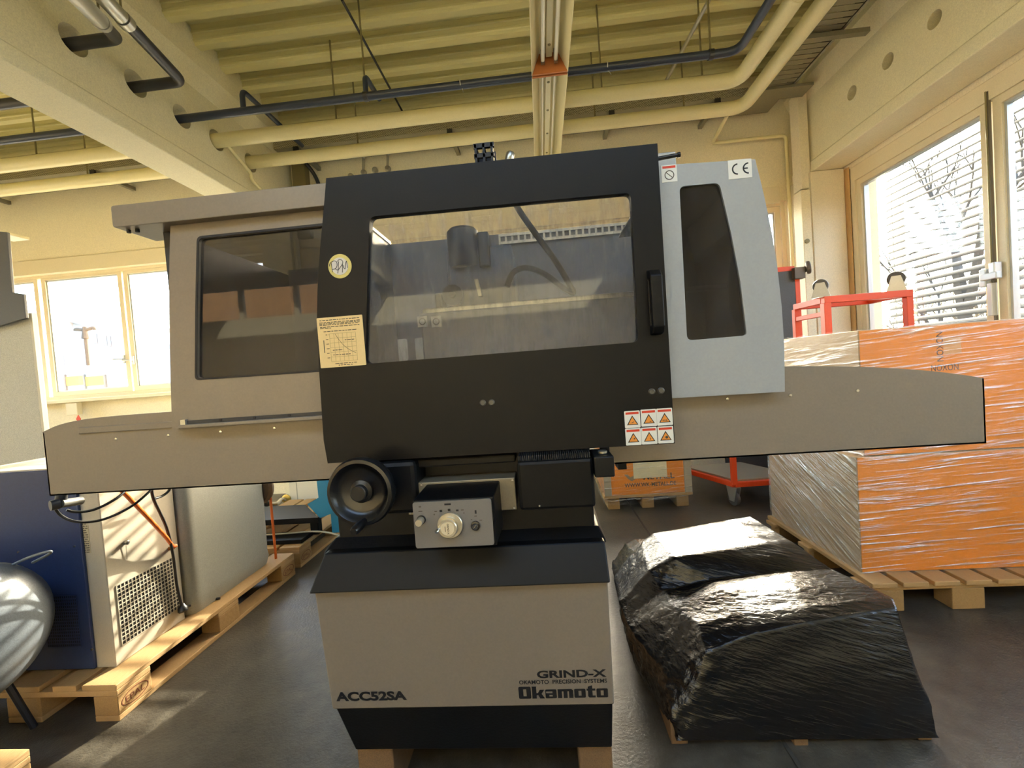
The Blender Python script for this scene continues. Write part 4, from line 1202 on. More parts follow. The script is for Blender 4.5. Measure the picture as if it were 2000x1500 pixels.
    dv = MB().tube([at(158, 978, Y=1.40), at(118, 984, Y=1.33)], 0.014, 16).build('drain_valve', M('valve_grey', '5e5c55', 0.5, var=0.15), g, smooth=True)
    MB().tube([at(116, 984, Y=1.33), at(98, 988, Y=1.31)], 0.017, 16).build('valve_mouth', MATS['inner_dark'], dv, smooth=True)
    MB().tube([at(118, 984, Y=1.34), at(122, 958, Y=1.34)], 0.016, 12).build('valve_stem', MATS['inner_dark'], dv, smooth=True)
    return g
GR = grinder()
# timber blocks the machine rests on
for lb, px0, px1 in (('squared timber block under the plain left corner of the machine base', 694, 764), ('squared timber block under the lettered right corner of the machine base', 1130, 1196)):
    a, b = at(px0, 1466, Y=1.19), at(px1, 1466, Y=1.19)
    props(MB().box(a.x, b.x, 1.20, 1.90, 0.0, 0.178).build('timber_block', MATS['wood_dark'], bevel=0.004), lb, 'timber')
# ================================================================== EURO PALLETS
PAL = {}
def pallet_proto():
    """1.2 m along y, 0.8 m along x; origin at the middle of the footprint"""
    lib = {}
    for nm, w in (('wide', 0.145), ('narrow', 0.100)):
        lib['top_'+nm] = MB().box(-w/2, w/2, -0.6, 0.6, 0.122, 0.144).mesh('deck_board')
        lib['bot_'+nm] = MB().box(-w/2, w/2, -0.6, 0.6, 0.0, 0.022).mesh('bottom_board')
    lib['cross'] = MB().box(-0.4, 0.4, -0.0725, 0.0725, 0.100, 0.122).mesh('cross_board')
    lib['block_wide'] = MB().box(-0.0725, 0.0725, -0.0725, 0.0725, 0.022, 0.100).mesh('block')
    lib['block_narrow'] = MB().box(-0.05, 0.05, -0.0725, 0.0725, 0.022, 0.100).mesh('block')
    for k, me in lib.items():
        me.materials.append(MATS['wood_block'] if 'block' in k else MATS['wood_x'] if k == 'cross' else MATS['wood'])
    return lib
PLIB = pallet_proto()
def pallet(label, x, y, rot=0.0, stamps=False):
    t = thing('euro_pallet', label, 'pallet', (x, y, 0), group='wooden euro pallets', rot=(0, 0, rot), local=True)
    for dx, w in ((-0.3275, 'wide'), (-0.18, 'narrow'), (0, 'wide'), (0.18, 'narrow'), (0.3275, 'wide')):
        link('deck_board', PLIB['top_'+w], None, t, bevel=0.003).location.x = dx
    for dx, w in ((-0.35, 'narrow'), (0, 'wide'), (0.35, 'narrow')):
        link('bottom_board', PLIB['bot_'+w], None, t, bevel=0.003).location.x = dx
    for dy in (-0.5275, 0, 0.5275):
        link('cross_board', PLIB['cross'], None, t, bevel=0.003).location.y = dy
        for dx, w in ((-0.35, 'narrow'), (0, 'wide'), (0.35, 'narrow')):
            o = link('block', PLIB['block_'+w], None, t, bevel=0.004)
            o.location = (dx, dy, 0)
            if stamps and dx > 0.3 and dy:
                OFF[o.name] = Vector((0, 0, 0))
                text('stamp_lettering', 'EPAL', (0.0508, -0.040, 0.049), (0, 1, 0), (0, 0, 1), 0.080, 0.024, MATS['stamp'], o, 0.0)
                ov = MB()
                e = [(0.058*math.cos(a*math.pi/16), 0.061+0.028*math.sin(a*math.pi/16)) for a in range(32)]
                i = [(0.055*math.cos(a*math.pi/16), 0.061+0.025*math.sin(a*math.pi/16)) for a in range(32)]
                ov.plate(e, [i], 0.0501, 0.0508, fyz).build('stamp_ring', MATS['stamp'], o)
    return t
P1X = -1.728
pallet('pale euro pallet carrying the white and navy cooling box', P1X-0.4, 1.511+0.6, stamps=True)
pallet('pale euro pallet carrying the black hopper stand behind the grey cabinet', P1X-0.415, 2.80+0.6, stamps=True)
c = at(58, 1462, Z=0.144)
pallet('pale euro pallet lying in front of the round steel tank', c.x-0.4, c.y-0.6)

# ================================================================== LEFT SIDE GOODS
ZP = 0.1445
def dryer():
    xf = -1.837
    y0, y1 = 1.615, 1.962
    z1 = 0.985
    x0 = -2.50
    t = thing('cooling_box', 'white metal cooling box with navy front and square ventilation grille', 'machine', ((x0+xf)/2, (y0+y1)/2, ZP))
    body = MB().box(x0, xf, y0, y1, ZP, z1).build('cabinet', MATS['dryer_white'], t, bevel=0.004)
    n0 = at(190, 1300, Y=y0-0.002).x
    nv = MB().box(x0-0.01, n0, y0-0.012, y0, ZP+0.003, z1-0.005).build('front_panel', MATS['navy'], t, bevel=0.004, label='navy blue front panel')
    # side grille: square mesh in front of a dark opening
    ga, gb = at(224, 1142, X=xf), at(350, 1190, X=xf)
    yg0, yg1, zg0, zg1 = 1.648, 1.936, 0.215, 0.470
    MB().box(xf-0.001, xf+0.0008, yg0, yg1, zg0, zg1).build('grille_opening', MATS['grille_dark'], t)
    gm = MB()
    n = 17
    for i in range(n+1):
        y = yg0+(yg1-yg0)*i/n
        gm.box(xf+0.0008, xf+0.003, y-0.0018, y+0.0018, zg0, zg1)
    n = 15
    for i in range(n+1):
        z = zg0+(zg1-zg0)*i/n
        gm.box(xf+0.0008, xf+0.0026, yg0, yg1, z-0.0018, z+0.0018)
    gm.build('grille_mesh', MATS['dryer_white'], t)
    # grille in the navy front
    q0, q1 = at(84, 1165, Y=y0-0.012), at(160, 1262, Y=y0-0.012)
    MB().box(q0.x, q1.x, y0-0.0130, y0-0.012, q1.z, q0.z).build('grille_opening', MATS['grille_dark'], t)
    gm = MB()
    n = 16
    for i in range(n+1):
        x = q0.x+(q1.x-q0.x)*i/n
        gm.box(x-0.0016, x+0.0016, y0-0.015, y0-0.013, q1.z, q0.z)
        z = q1.z+(q0.z-q1.z)*i/n
        gm.box(q0.x, q1.x, y0-0.015, y0-0.013, z-0.0016, z+0.0016)
    gm.build('grille_mesh', MATS['navy'], t)
    for px, py in ((36, 1078), (146, 1067), (180, 1268)):
        q = at(px, py, Y=y0-0.012)
        MB().lathe([(0.005, 0), (0.004, 0.003)], (q.x, y0-0.012, q.z), (0, -1, 0), 12).build('screw', MATS['chrome'], t)
    # type plate on the front edge
    a, b = at(152, 1022, Y=y0), at(180, 1080, Y=y0)
    MB().box(a.x+0.006, b.x-0.004, y0-0.001, y0, b.z, a.z).build('type_plate', M('plate_grey', 'b3a88c', 0.5), t)
    tp = MB()
    rnd = random.Random(5)
    for i in range(14):
        z = b.z+(a.z-b.z)*(i+0.5)/14
        x = a.x+0.010
        while x < b.x-0.012:
            l = rnd.uniform(0.006, 0.016)
            tp.box(x, min(x+l, b.x-0.008), y0-0.0015, y0-0.001, z-0.0018, z+0.0018); x += l+0.004
    tp.build('type_print', MATS['print_dark'], t)
    # knob with its wire, copper stub
    q = at(243, 1060, X=xf)
    MB().lathe([(0.007, 0), (0.009, 0.004), (0.009, 0.016), (0.006, 0.018)], q, (1, 0, 0), 16).build('knob', MATS['steel'], t, smooth=True)
    q2 = at(247, 1093, X=xf)
    MB().tube([q+Vector((0.006, 0, -0.006)), q2+Vector((0.003, 0, 0))], 0.0012, 5).build('knob_wire', MATS['steel'], t)
    q = at(330, 1072, X=xf)
    MB().tube([q, q+Vector((0.022, 0.0, 0.004))], 0.009, 14).build('copper_stub', MATS['copper'], t, smooth=True)
    return q
stub = dryer()
xf = -1.837
o = MB().tube([stub+Vector((0.02, 0, 0.004)), stub+Vector((0.03, 0.004, 0.012)), at(338, 1068, X=xf+0.03), at(325, 1050, X=xf+0.05), at(290, 1012, X=xf+0.10), at(240, 960, X=xf+0.16), at(230, 948, X=xf+0.18)], 0.0085, 12).build('air_hose', MATS['orange_hose'], None, smooth=True)
props(o, 'orange air hose slanting down to the white cooling box', 'hose')
def cable(name, label, pts, r, mat='cable_black', cat='cable', group=None):
    o = MB().tube(bezier(pts, 8), r, 10).build(name, MATS[mat], None, smooth=True)
    return props(o, label, cat, group)
pc = thing('power_cable', 'black power cable with plug hanging beside the grille', 'cable', tuple(at(358, 1190, X=xf+0.02)))
MB().tube(bezier([at(296, 950, X=xf+0.12), at(300, 975, X=xf+0.10), at(325, 1030, X=xf+0.06), at(338, 1085, X=xf+0.03), at(345, 1140, X=xf+0.02), at(352, 1172, X=xf+0.02), at(355, 1183, X=xf+0.02)], 8), 0.006, 10).build('cord', MATS['cable_black'], pc, smooth=True)
pq = at(357, 1190, X=xf+0.022)
MB().lathe([(0.008, -0.028), (0.012, -0.018), (0.020, -0.008), (0.021, 0.008), (0.016, 0.014)], pq, (0.2, -0.2, -1), 18).build('plug', MATS['cable_black'], pc, smooth=True)
MB().tube([pq+Vector((0.0, 0.02, 0.0)), at(395, 1175, Z=ZP+0.006), at(430, 1168, Z=ZP+0.006)], 0.006, 8).build('cord_tail', MATS['cable_black'], pc, smooth=True)
cable('sensor_cable', 'thin black cable sagging in the upper loop under the machine tray', [at(130, 996, Y=1.34), at(150, 1000, Y=1.36), at(185, 995, Y=1.4), at(225, 975, Y=1.45), at(248, 955, Y=1.5), at(262, 935, Y=1.55)], 0.0045)
cable('sensor_cable', 'thin black cable sagging in the lower loop under the machine tray', [at(104, 985, Y=1.33), at(118, 1006, Y=1.34), at(150, 1019, Y=1.36), at(200, 1015, Y=1.42), at(255, 990, Y=1.48), at(295, 957, Y=1.55), at(310, 938, Y=1.6)], 0.0045)
cable('sensor_cable', 'short black cable with grey coupling over the white cooling box', [at(302, 974, X=xf+0.05), at(318, 968, X=xf+0.05), at(330, 958, X=xf+0.06), at(334, 945, X=xf+0.08)], 0.0055)

# grey cabinet behind the cooling box on the same pallet
def grey_cabinet():
    e = at(455, 1113, Z=ZP)
    y0, y1 = 1.975, 2.60
    xr = -1.800
    t = thing('grey_cabinet', 'tall pale grey plastic tank standing behind the cooling box', 'tank', (-2.1, 2.3, ZP))
    pts = rpoly([(-2.5, y0), (xr, y0), (xr, y1), (-2.5, y1)], [0.03, 0.06, 0.06, 0.03], 6)
    b = MB()
    rows = ((ZP, 0.965), (ZP+0.05, 1.0), (ZP+0.08, 0.99), (0.55, 1.0), (0.98, 0.985), (1.0, 0.96))
    cx, cy = -2.15, (y0+y1)/2
    n = len(pts)
    vs = [(cx+(p[0]-cx)*s, cy+(p[1]-cy)*s, z) for z, s in rows for p in pts]
    fs = [(i*n+j, i*n+(j+1) % n, (i+1)*n+(j+1) % n, (i+1)*n+j) for i in range(len(rows)-1) for j in range(n)]
    fs += [tuple(reversed(range(n))), tuple(range((len(rows)-1)*n, len(rows)*n))]
    b.add(vs, fs).build('tank_body', MATS['tank_grey'], t, smooth=True)
    # reel behind it: brown wheel arc
    q = at(462, 1020, X=-1.86)
    MB().lathe([(0.02, -0.02), (0.105, -0.02), (0.115, 0), (0.105, 0.02), (0.02, 0.02)], (-1.87, 2.64, 0.62), (0.35, 1, 0), 36).build('reel_wheel', M('reel_brown', '6b543a', 0.6, var=0.15), t, smooth=True)
    MB().tube([(-1.80, 2.63, 0.60), (-1.80, 2.63, ZP)], 0.008, 10).build('orange_pipe', MATS['orange_hose'], t, smooth=True)
grey_cabinet()

# black hopper stand, blue sheet, on the farther pallet
def hopper():
    p0 = at(552, 1030, Y=3.15)
    t = thing('hopper_stand', 'black sheet metal hopper tray standing on short legs', 'stand', (p0.x, 3.2, ZP))
    YA, YB2 = 3.0, 3.45
    a = at(496, 1015, Y=YA); b = at(622, 1012, Y=YA)
    c = at(467, 992, Y=YB2); d = at(596, 986, Y=YB2)
    z0 = (a.z+b.z)/2; z1 = max(c.z, d.z)
    MB().hexa([(a.x, YA, z0-0.012), (b.x, YA, z0-0.012), (d.x, YB2, z1-0.012), (c.x, YB2, z1-0.012), (a.x, YA, z0), (b.x, YA, z0), (d.x, YB2, z1), (c.x, YB2, z1)]).build('tray_plate', MATS['hopper_black'], t, bevel=0.003)
    MB().box(a.x, b.x, YA-0.004, YA+0.008, z0-0.04, z0).build('front_lip', MATS['hopper_black'], t)
    for px in (507, 618):
        q = at(px, 1030, Y=YA+0.05)
        MB().box(q.x-0.03, q.x+0.03, YA+0.02, YA+0.08, ZP, z0-0.012).build('leg', MATS['hopper_black'], t, bevel=0.004)
    f0, f1 = at(480, 1052, Z=ZP+0.01), at(640, 1045, Z=ZP+0.01)
    MB().box(f0.x, -1.76, 2.86, 3.02, ZP, ZP+0.03).build('foot_plate', MATS['hopper_black'], t, bevel=0.003)
    Yb = 3.02
    bt = thing('blue_guard', 'bright blue sheet metal beside the black hopper tray with an added tall shading panel', 'guard', (-1.5, Yb+0.05, ZP))
    pts = [at(x, y, Y=Yb) for x, y in ((600, 985), (625, 1012), (668, 995), (668, 930), (618, 935), (622, 972))]
    MB().prism([(p.x, p.z) for p in pts], Yb, Yb+0.02).build('folded_foot', MATS['blue_sheet'], bt)
    xa, xb = -1.63, -1.45
    MB().box(xa, xb, Yb+0.02, Yb+0.20, ZP, 1.55).build('tank_shade_panel', MATS['blue_sheet'], bt, bevel=0.004)  # tall hidden part added to keep the sun off the grey tank
hopper()
cable('grey_cable', 'pale grey cable lying across the farther pallet', [at(462, 1052, Z=ZP+0.05), at(500, 1046, Z=ZP+0.05), at(560, 1042, Z=ZP+0.05), at(610, 1038, Z=ZP+0.05), at(640, 1040, Z=ZP+0.05), at(665, 1046, Z=ZP+0.05)], 0.006, 'cable_grey')
# white cabinet with hose coupling behind
wc = thing('white_cabinet', 'white panelled cabinet with a hose coupling by the back wall', 'cabinet', (-1.9, 4.3, 0))
MB().box(-2.60, -1.72, 4.10, 4.60, 0.0, 1.15).build('cabinet_body', MATS['white_cabinet'], wc, bevel=0.006)
q = at(581, 970, Y=4.10)
MB().box(q.x-0.003, q.x+0.003, 4.097, 4.10, 0.05, 1.10).build('panel_joint', MATS['cable_grey'], wc)
q = at(560, 974, Y=4.10)
MB().lathe([(0.045, 0), (0.045, 0.012), (0.03, 0.02)], (q.x, 4.10, q.z), (0, -1, 0), 20).build('port_flange', M('brass', 'b59a4a', 0.4, metal=0.6), wc, smooth=True)
hs = thing('hydraulic_hose', 'black hydraulic hose with bright fitting coupled to the white cabinet', 'hose', (q.x, 4.0, q.z))
MB().tube(bezier([Vector((q.x, 4.08, q.z)), at(550, 976, Y=4.02), at(540, 984, Y=3.9), at(520, 984, Y=3.75)], 6), 0.020, 12).build('fitting', MATS['chrome'], hs, smooth=True)
MB().tube(bezier([at(522, 984, Y=3.76), at(505, 976, Y=3.6), at(475, 968, Y=3.4), at(445, 965, Y=3.2), at(420, 968, Y=3.0)], 6), 0.028, 12).build('rubber_hose', MATS['rubber'], hs, smooth=True)

# round steel tank at the lower left
def drum():
    cy = 1.30
    e = at(87, 1235, Y=cy)
    r = 0.235
    cz = 0.475
    seam = e.x-0.28
    t = thing('air_tank', 'round galvanised steel air tank with a welded domed end', 'tank', (seam-0.3, cy, 0))
    prof = [(0.0, 0.13)]
    for i in range(1, 11):
        a = i/10*math.pi/2
        prof.append((r*math.sin(a), 0.13*math.cos(a)))
    prof += [(r, -1.2), (r*0.6, -1.32), (0, -1.34)]
    MB().lathe(prof, (seam, cy, cz), (1, 0, 0), 48).build('tank_shell', MATS['drum_steel'], t, smooth=True)
    MB().lathe([(r, -0.007), (r+0.004, -0.003), (r+0.004, 0.003), (r, 0.007)], (seam-0.005, cy, cz), (1, 0, 0), 48).build('weld_seam', MATS['zinc'], t, smooth=True)
    for s in (-1, 1):
        MB().tube([(seam-0.10, cy+s*0.13, cz-0.19), (seam-0.06, cy+s*0.19, 0.0)], 0.012, 8).build('foot', MATS['pipe_dark'], t)
        MB().tube([(seam-0.90, cy+s*0.13, cz-0.19), (seam-0.94, cy+s*0.19, 0.0)], 0.012, 8).build('foot', MATS['pipe_dark'], t)
    h0 = at(58, 1143, Y=cy+0.05)
    MB().tube(bezier([(seam+0.02, cy+0.12, cz+0.195), (seam+0.07, cy+0.14, cz+0.215), (seam+0.12, cy+0.16, cz+0.225), (seam+0.11, cy+0.17, cz+0.212), (seam+0.05, cy+0.16, cz+0.185)], 6), 0.005, 8).build('lifting_lug', MATS['drum_steel'], t, smooth=True)
drum()

# machine with dirty panel and dark hood at the far left
def hooded():
    Y = 2.75
    r = at(77, 800, Y=Y)
    t = thing('hooded_machine', 'machine with a stained pale side panel under a dark grey hood', 'machine', (r.x-0.6, 3.0, 0))
    MB().box(r.x-1.2, r.x, Y, Y+0.05, 0, at(70, 610, Y=Y).z).build('side_panel', MATS['dirty_panel'], t, bevel=0.004)
    MB().box(r.x, r.x+0.02, Y, Y+0.03, 0.6, at(70, 610, Y=Y).z).build('edge_strip', MATS['white_cabinet'], t)
    Yh = 2.72
    hp = [at(x, y, Y=Yh) for x, y in ((-20, 645), (57, 622), (52, 575), (30, 572), (20, 455), (-60, 448))]
    MB().prism([(p.x, p.z) for p in hp], Yh-0.02, Yh).build('hood', MATS['hood_grey'], t, bevel=0.004)
    q0, q1 = at(-20, 945, Y=Y), at(38, 985, Y=Y)
    MB().box(q0.x, q1.x, Y-0.004, Y, q1.z, q0.z).build('paper_label', MATS['paper'], t)
    # small lamp hood on the wall side
    a = at(22, 462, Y=3.1)
    MB().box(a.x-0.05, a.x+0.09, 3.0, 3.15, a.z-0.02, a.z+0.0).build('lamp_shade', MATS['lamp_white'], t)
hooded()
# switch box with red marker on the window sill
sb = thing('switch_box', 'small cream switch box with a red mark on the window sill', 'switch', tuple(at(150, 815, Y=4.7)))
q = at(148, 812, Y=4.7)
MB().box(q.x-0.07, q.x+0.07, 4.66, 4.72, 1.10, 1.24).build('box', MATS['frame_cream'], sb, bevel=0.004)
q = at(153, 817, Y=4.655)
MB().plate([(q.x-0.03, q.z-0.01), (q.x, q.z-0.05), (q.x+0.03, q.z-0.01), (q.x, q.z+0.04)], [], 4.654, 4.66).build('red_mark', MATS['warn_red'], sb)

# ================================================================== RIGHT SIDE GOODS
# pallet with two film-wrapped cartons
BX0, BX1, BY0, BY1 = 1.475, 2.62, 2.165, 2.98
t = thing('euro_pallet', 'wooden pallet under the big orange film-wrapped cartons', 'pallet', (2.05, 2.56, 0), local=True)
for i in range(9):
    x = -0.60+i*0.135
    MB().box(x, x+0.11, -0.50, 0.43, 0.122, 0.144).build('deck_board', MATS['wood'], t, bevel=0.003)
for y in (-0.43, 0.0, 0.36):
    MB().box(-0.62, 0.62, y-0.05, y+0.05, 0.100, 0.122).build('cross_board', MATS['wood_x'], t, bevel=0.003)
    for x in (-0.52, -0.17, 0.52):
        MB().box(x-0.07, x+0.07, y-0.05, y+0.05, 0.0, 0.100).build('block', MATS['wood_block'], t, bevel=0.004)
def carton(label, z0, z1, x0, x1, y0, y1):
    t = thing('carton', label, 'box', ((x0+x1)/2, (y0+y1)/2, z0), group='film-wrapped cartons')
    MB().box(x0, x1, y0, y1, z0, z1).build('carton_body', MATS['card_tan'], t, bevel=0.004)
    MB().box(x0+0.004, x1-0.004, y0-0.002, y0, z0+0.004, z1-0.004).build('warm_lit_front', MATS['card_orange'], t)  # warm light on the front put into its orange colour; body stays tan
    return t
ca = carton('lower big orange carton wrapped in clear film on the pallet', 0.1445, 0.712, BX0, BX1, BY0, BY1)
cb = carton('upper big orange carton with vertical black lettering', 0.714, 1.318, BX0+0.035, BX1-0.02, BY0+0.0, BY1-0.1)
q0, q1 = at(1833, 648, Y=BY0-0.003), at(1833, 706, Y=BY0-0.003)
text('side_lettering', 'NOXON', (q0.x-0.012, BY0-0.0030, q0.z), (0, 0, -1), (1, 0, 0), q0.z-q1.z, 0.030, MATS['print_dark'], cb, 0.0)
q0, q1 = at(1828, 725, Y=BY0-0.003), at(1868, 718, Y=BY0-0.003)
text('front_lettering', 'NOXON', (q0.x-0.02, BY0-0.0030, q0.z), (1, 0, 0), (0, 0, 1), 0.12, 0.030, MATS['print_dark'], cb, 0.0)
a, b = at(1842, 660, Y=BY0-0.003), at(1878, 690, Y=BY0-0.003)
MB().box(a.x, b.x, BY0-0.0028, BY0-0.002, b.z, a.z).build('paper_label', M('label_pale', 'd29a5e', 0.6), cb)

def film_material(name, base=0.10, streak=0.55, stretch=(1.2, 1.2, 26), rot=0.0, scale=3.0, col=(0.95, 0.93, 0.86)):
    """clear stretch film: mostly transparent, with pulled ridges that scatter and reflect"""
    mt = bpy.data.materials.new(name)
    mt.use_nodes = True
    nt = mt.node_tree
    nt.nodes.clear()
    N = nt.nodes.new
    out = N('ShaderNodeOutputMaterial')
    tc = N('ShaderNodeTexCoord')
    mp = N('ShaderNodeMapping')
    mp.inputs['Rotation'].default_value = (rot, rot, 0)
    mp2 = N('ShaderNodeMapping')
    mp2.inputs['Scale'].default_value = stretch
    nz = N('ShaderNodeTexNoise')
    nz.inputs['Scale'].default_value = scale
    nz.inputs['Detail'].default_value = 4
    nz.inputs['Distortion'].default_value = 0.6
    nt.links.new(tc.outputs['Object'], mp.inputs[0])
    nt.links.new(mp.outputs[0], mp2.inputs[0])
    nt.links.new(mp2.outputs[0], nz.inputs[0])
    mr = N('ShaderNodeMapRange')
    mr.inputs[1].default_value, mr.inputs[2].default_value = 0.52, 0.72
    mr.inputs[3].default_value, mr.inputs[4].default_value = base, streak
    nt.links.new(nz.outputs[0], mr.inputs[0])
    bp = N('ShaderNodeBump')
    bp.inputs['Strength'].default_value = 0.9
    bp.inputs['Distance'].default_value = 0.02
    nt.links.new(nz.outputs[0], bp.inputs['Height'])
    tr = N('ShaderNodeBsdfTransparent')
    gl = N('ShaderNodeBsdfGlossy')
    gl.inputs['Roughness'].default_value = 0.16
    gl.inputs['Color'].default_value = (*col, 1)
    nt.links.new(bp.outputs[0], gl.inputs['Normal'])
    df = N('ShaderNodeBsdfDiffuse')
    df.inputs[0].default_value = (*col, 1)
    nt.links.new(bp.outputs[0], df.inputs['Normal'])
    m0 = N('ShaderNodeMixShader')
    m0.inputs[0].default_value = 0.30
    nt.links.new(gl.outputs[0], m0.inputs[1])
    nt.links.new(df.outputs[0], m0.inputs[2])
    m1 = N('ShaderNodeMixShader')
    nt.links.new(mr.outputs[0], m1.inputs[0])
    nt.links.new(tr.outputs[0], m1.inputs[1])
    nt.links.new(m0.outputs[0], m1.inputs[2])
    nt.links.new(m1.outputs[0], out.inputs[0])
    MATS[name] = mt
film_material('film_flat', base=0.04, streak=0.60, stretch=(1.0, 1.0, 22), rot=math.radians(4))
film_material('film_side', base=0.30, streak=0.8, stretch=(1.0, 1.0, 16), rot=math.radians(-24), scale=4)

def film_wrap(name, label, x0, x1, y0, y1, z0, z1, e=0.006, mats=('film_flat', 'film_side')):
    """wrinkled sheet around four sides; subdivided and pulled into shallow folds"""
    t = thing(name, label, 'plastic film', ((x0+x1)/2, (y0+y1)/2, z0))
    def wall(nm, A, B, C, nrm, mat):
        A, B, C = Vector(A), Vector(B), Vector(C)
        nu, nv = 40, 26
        vs = []
        for j in range(nv+1):
            for i in range(nu+1):
                p = A+(B-A)*(i/nu)+(C-A)*(j/nv)
                d = 0.004+0.004*noise.noise(Vector((p.x*3, p.y*3, p.z*22)))
                d *= min(1, 4*i/nu, 4*(nu-i)/nu)*1.0
                vs.append(p+Vector(nrm)*d)
        fs = [(j*(nu+1)+i, j*(nu+1)+i+1, (j+1)*(nu+1)+i+1, (j+1)*(nu+1)+i) for j in range(nv) for i in range(nu)]
        MB().add(vs, fs).build(nm, MATS[mat], t, smooth=True)
    wall('front_film', (x0-e, y0-e, z0), (x1+e, y0-e, z0), (x0-e, y0-e, z1), (0, -1, 0), mats[0])
    wall('side_film', (x0-e, y0-e, z0), (x0-e, y1+e, z0), (x0-e, y0-e, z1), (-1, 0, 0), mats[1])
    wall('end_film', (x1+e, y0-e, z0), (x1+e, y1+e, z0), (x1+e, y0-e, z1), (1, 0, 0), mats[0])
film_wrap('stretch_film', 'clear film stretched around the lower orange carton', BX0, BX1, BY0, BY1, 0.12, 0.71)
film_wrap('stretch_film', 'clear film stretched around the upper orange carton', BX0+0.035, BX1-0.02, BY0, BY1-0.1, 0.70, 1.325, mats=('film_flat', 'film_flat'))

# second carton stack behind, seen over the machine's right tray
# (pale wrapped carton next to the upper orange one)
pcx = BX0-0.0
# WK-METALL crate at the back
def metall_crate():
    y0 = 3.66
    a, b = at(1182, 995, Y=y0), at(1348, 985, Y=y0)
    x0, x1 = 0.46, 1.175
    p = thing('wooden_skid', 'short worn wooden pallet under the printed orange crate', 'pallet', ((x0+x1)/2, 4.0, 0))
    for i in range(5):
        y = y0+0.0+i*0.15
        MB().box(x0-0.01, x1+0.01, y, y+0.11, 0.10, 0.125).build('deck_board', MATS['wood_x'], p, bevel=0.003)
    for x in (x0+0.02, (x0+x1)/2-0.05, x1-0.12):
        MB().box(x, x+0.10, y0+0.02, y0+0.66, 0.0, 0.10).build('runner', MATS['wood_block'], p, bevel=0.004)
    t = thing('printed_crate', 'orange crate printed with black metal works lettering', 'crate', ((x0+x1)/2, 4.0, 0.1255))
    MB().box(x0, x1, y0, y0+0.66, 0.1255, 0.50).build('crate_body', MATS['card_orange'], t, bevel=0.004)
    for x in (x0-0.004, x1-0.055): MB().box(x, x+0.06, y0-0.012, y0, 0.1255, 0.50).build('corner_batten', M('batten_grey', 'a79c82', 0.5, var=0.15, vscale=20), t, bevel=0.003)
    A = at(1221, 963, Y=y0); B = at(1321, 952, Y=y0)
    w = B.x-A.x
    text('web_lettering', 'WWW.WK-METALL.DE', (A.x, y0-0.0015, 0.19), UX, UZ, w, 0.034, MATS['print_dark'], t, 0.02)
    text('name_lettering', 'METALL', (at(1257, 945, Y=y0).x, y0-0.0015, 0.248), UX, UZ, at(1318, 940, Y=y0).x-at(1257, 945, Y=y0).x, 0.050, MATS['print_dark'], t, 0.02)
    k = at(1232, 946, Y=y0)
    e = MB().prism([(k.x-0.05, 0.300), (k.x-0.02, 0.262), (k.x+0.01, 0.240), (k.x+0.06, 0.268), (k.x+0.03, 0.268), (k.x+0.05, 0.295), (k.x, 0.275), (k.x-0.02, 0.30)], y0-0.0015, y0)
    e.build('bird_emblem', M('emblem_grey', '8a7a5c', 0.6), t)
    a, b = at(1236, 908, Y=y0), at(1303, 930, Y=y0)
    MB().box(a.x, b.x, y0-0.004, y0-0.002, b.z-0.005, 0.47).build('paper_sheet', MATS['paper'], t)
    film_wrap('crate_film', 'clear film stretched around the printed orange crate', x0, x1, y0-0.012, y0+0.66, 0.05, 0.505, mats=('film_flat', 'film_side'))
metall_crate()

# ---------------------------------------------------------------- red trolleys
def caster(parent, p, r=0.045, up=False, rot=0.0):
    s = -1 if up else 1
    p = Vector(p)
    c = p+Vector((0, 0, -s*(r+0.035)))
    ax = Vector((math.cos(rot), math.sin(rot), 0))
    k = MB().lathe([(0.012, -0.016), (r*0.7, -0.016), (r*0.95, -0.014), (r, -0.008), (r, 0.008), (r*0.95, 0.014), (r*0.7, 0.016), (0.012, 0.016)], c, ax, 24).build('caster_wheel', MATS['tyre_grey'], parent, smooth=True)
    f = MB()
    sd = Vector((-ax.y, ax.x, 0))
    for q in (-0.021, 0.021):
        o = c+ax*q
        pl = [o+sd*0.058+Vector((0, 0, s*(r+0.033))), o-sd*0.058+Vector((0, 0, s*(r+0.033))), o-sd*0.026+Vector((0, 0, -s*0.022)), o+sd*0.026+Vector((0, 0, -s*0.022))]
        f.hexa([v-ax*0.002 for v in pl]+[v+ax*0.002 for v in pl])
    f.box(p.x-0.04, p.x+0.04, p.y-0.04, p.y+0.04, p.z-0.004, p.z)
    f.build('caster_fork', MATS['zinc'], parent)
def bar(t, a, b, w=0.04, nm='frame_tube', mat='red_steel'):
    a, b = Vector(a), Vector(b)
    d = (b-a).normalized()
    up = Vector((0, 0, 1)) if abs(d.z) < 0.9 else Vector((0, 1, 0))
    u = d.cross(up).normalized()*(w/2); v = u.cross(d).normalized()*(w/2)
    MB().hexa([a-u-v, a+u-v, a+u+v, a-u+v, b-u-v, b+u-v, b+u+v, b-u+v]).build(nm, MATS[mat], t, bevel=0.003)
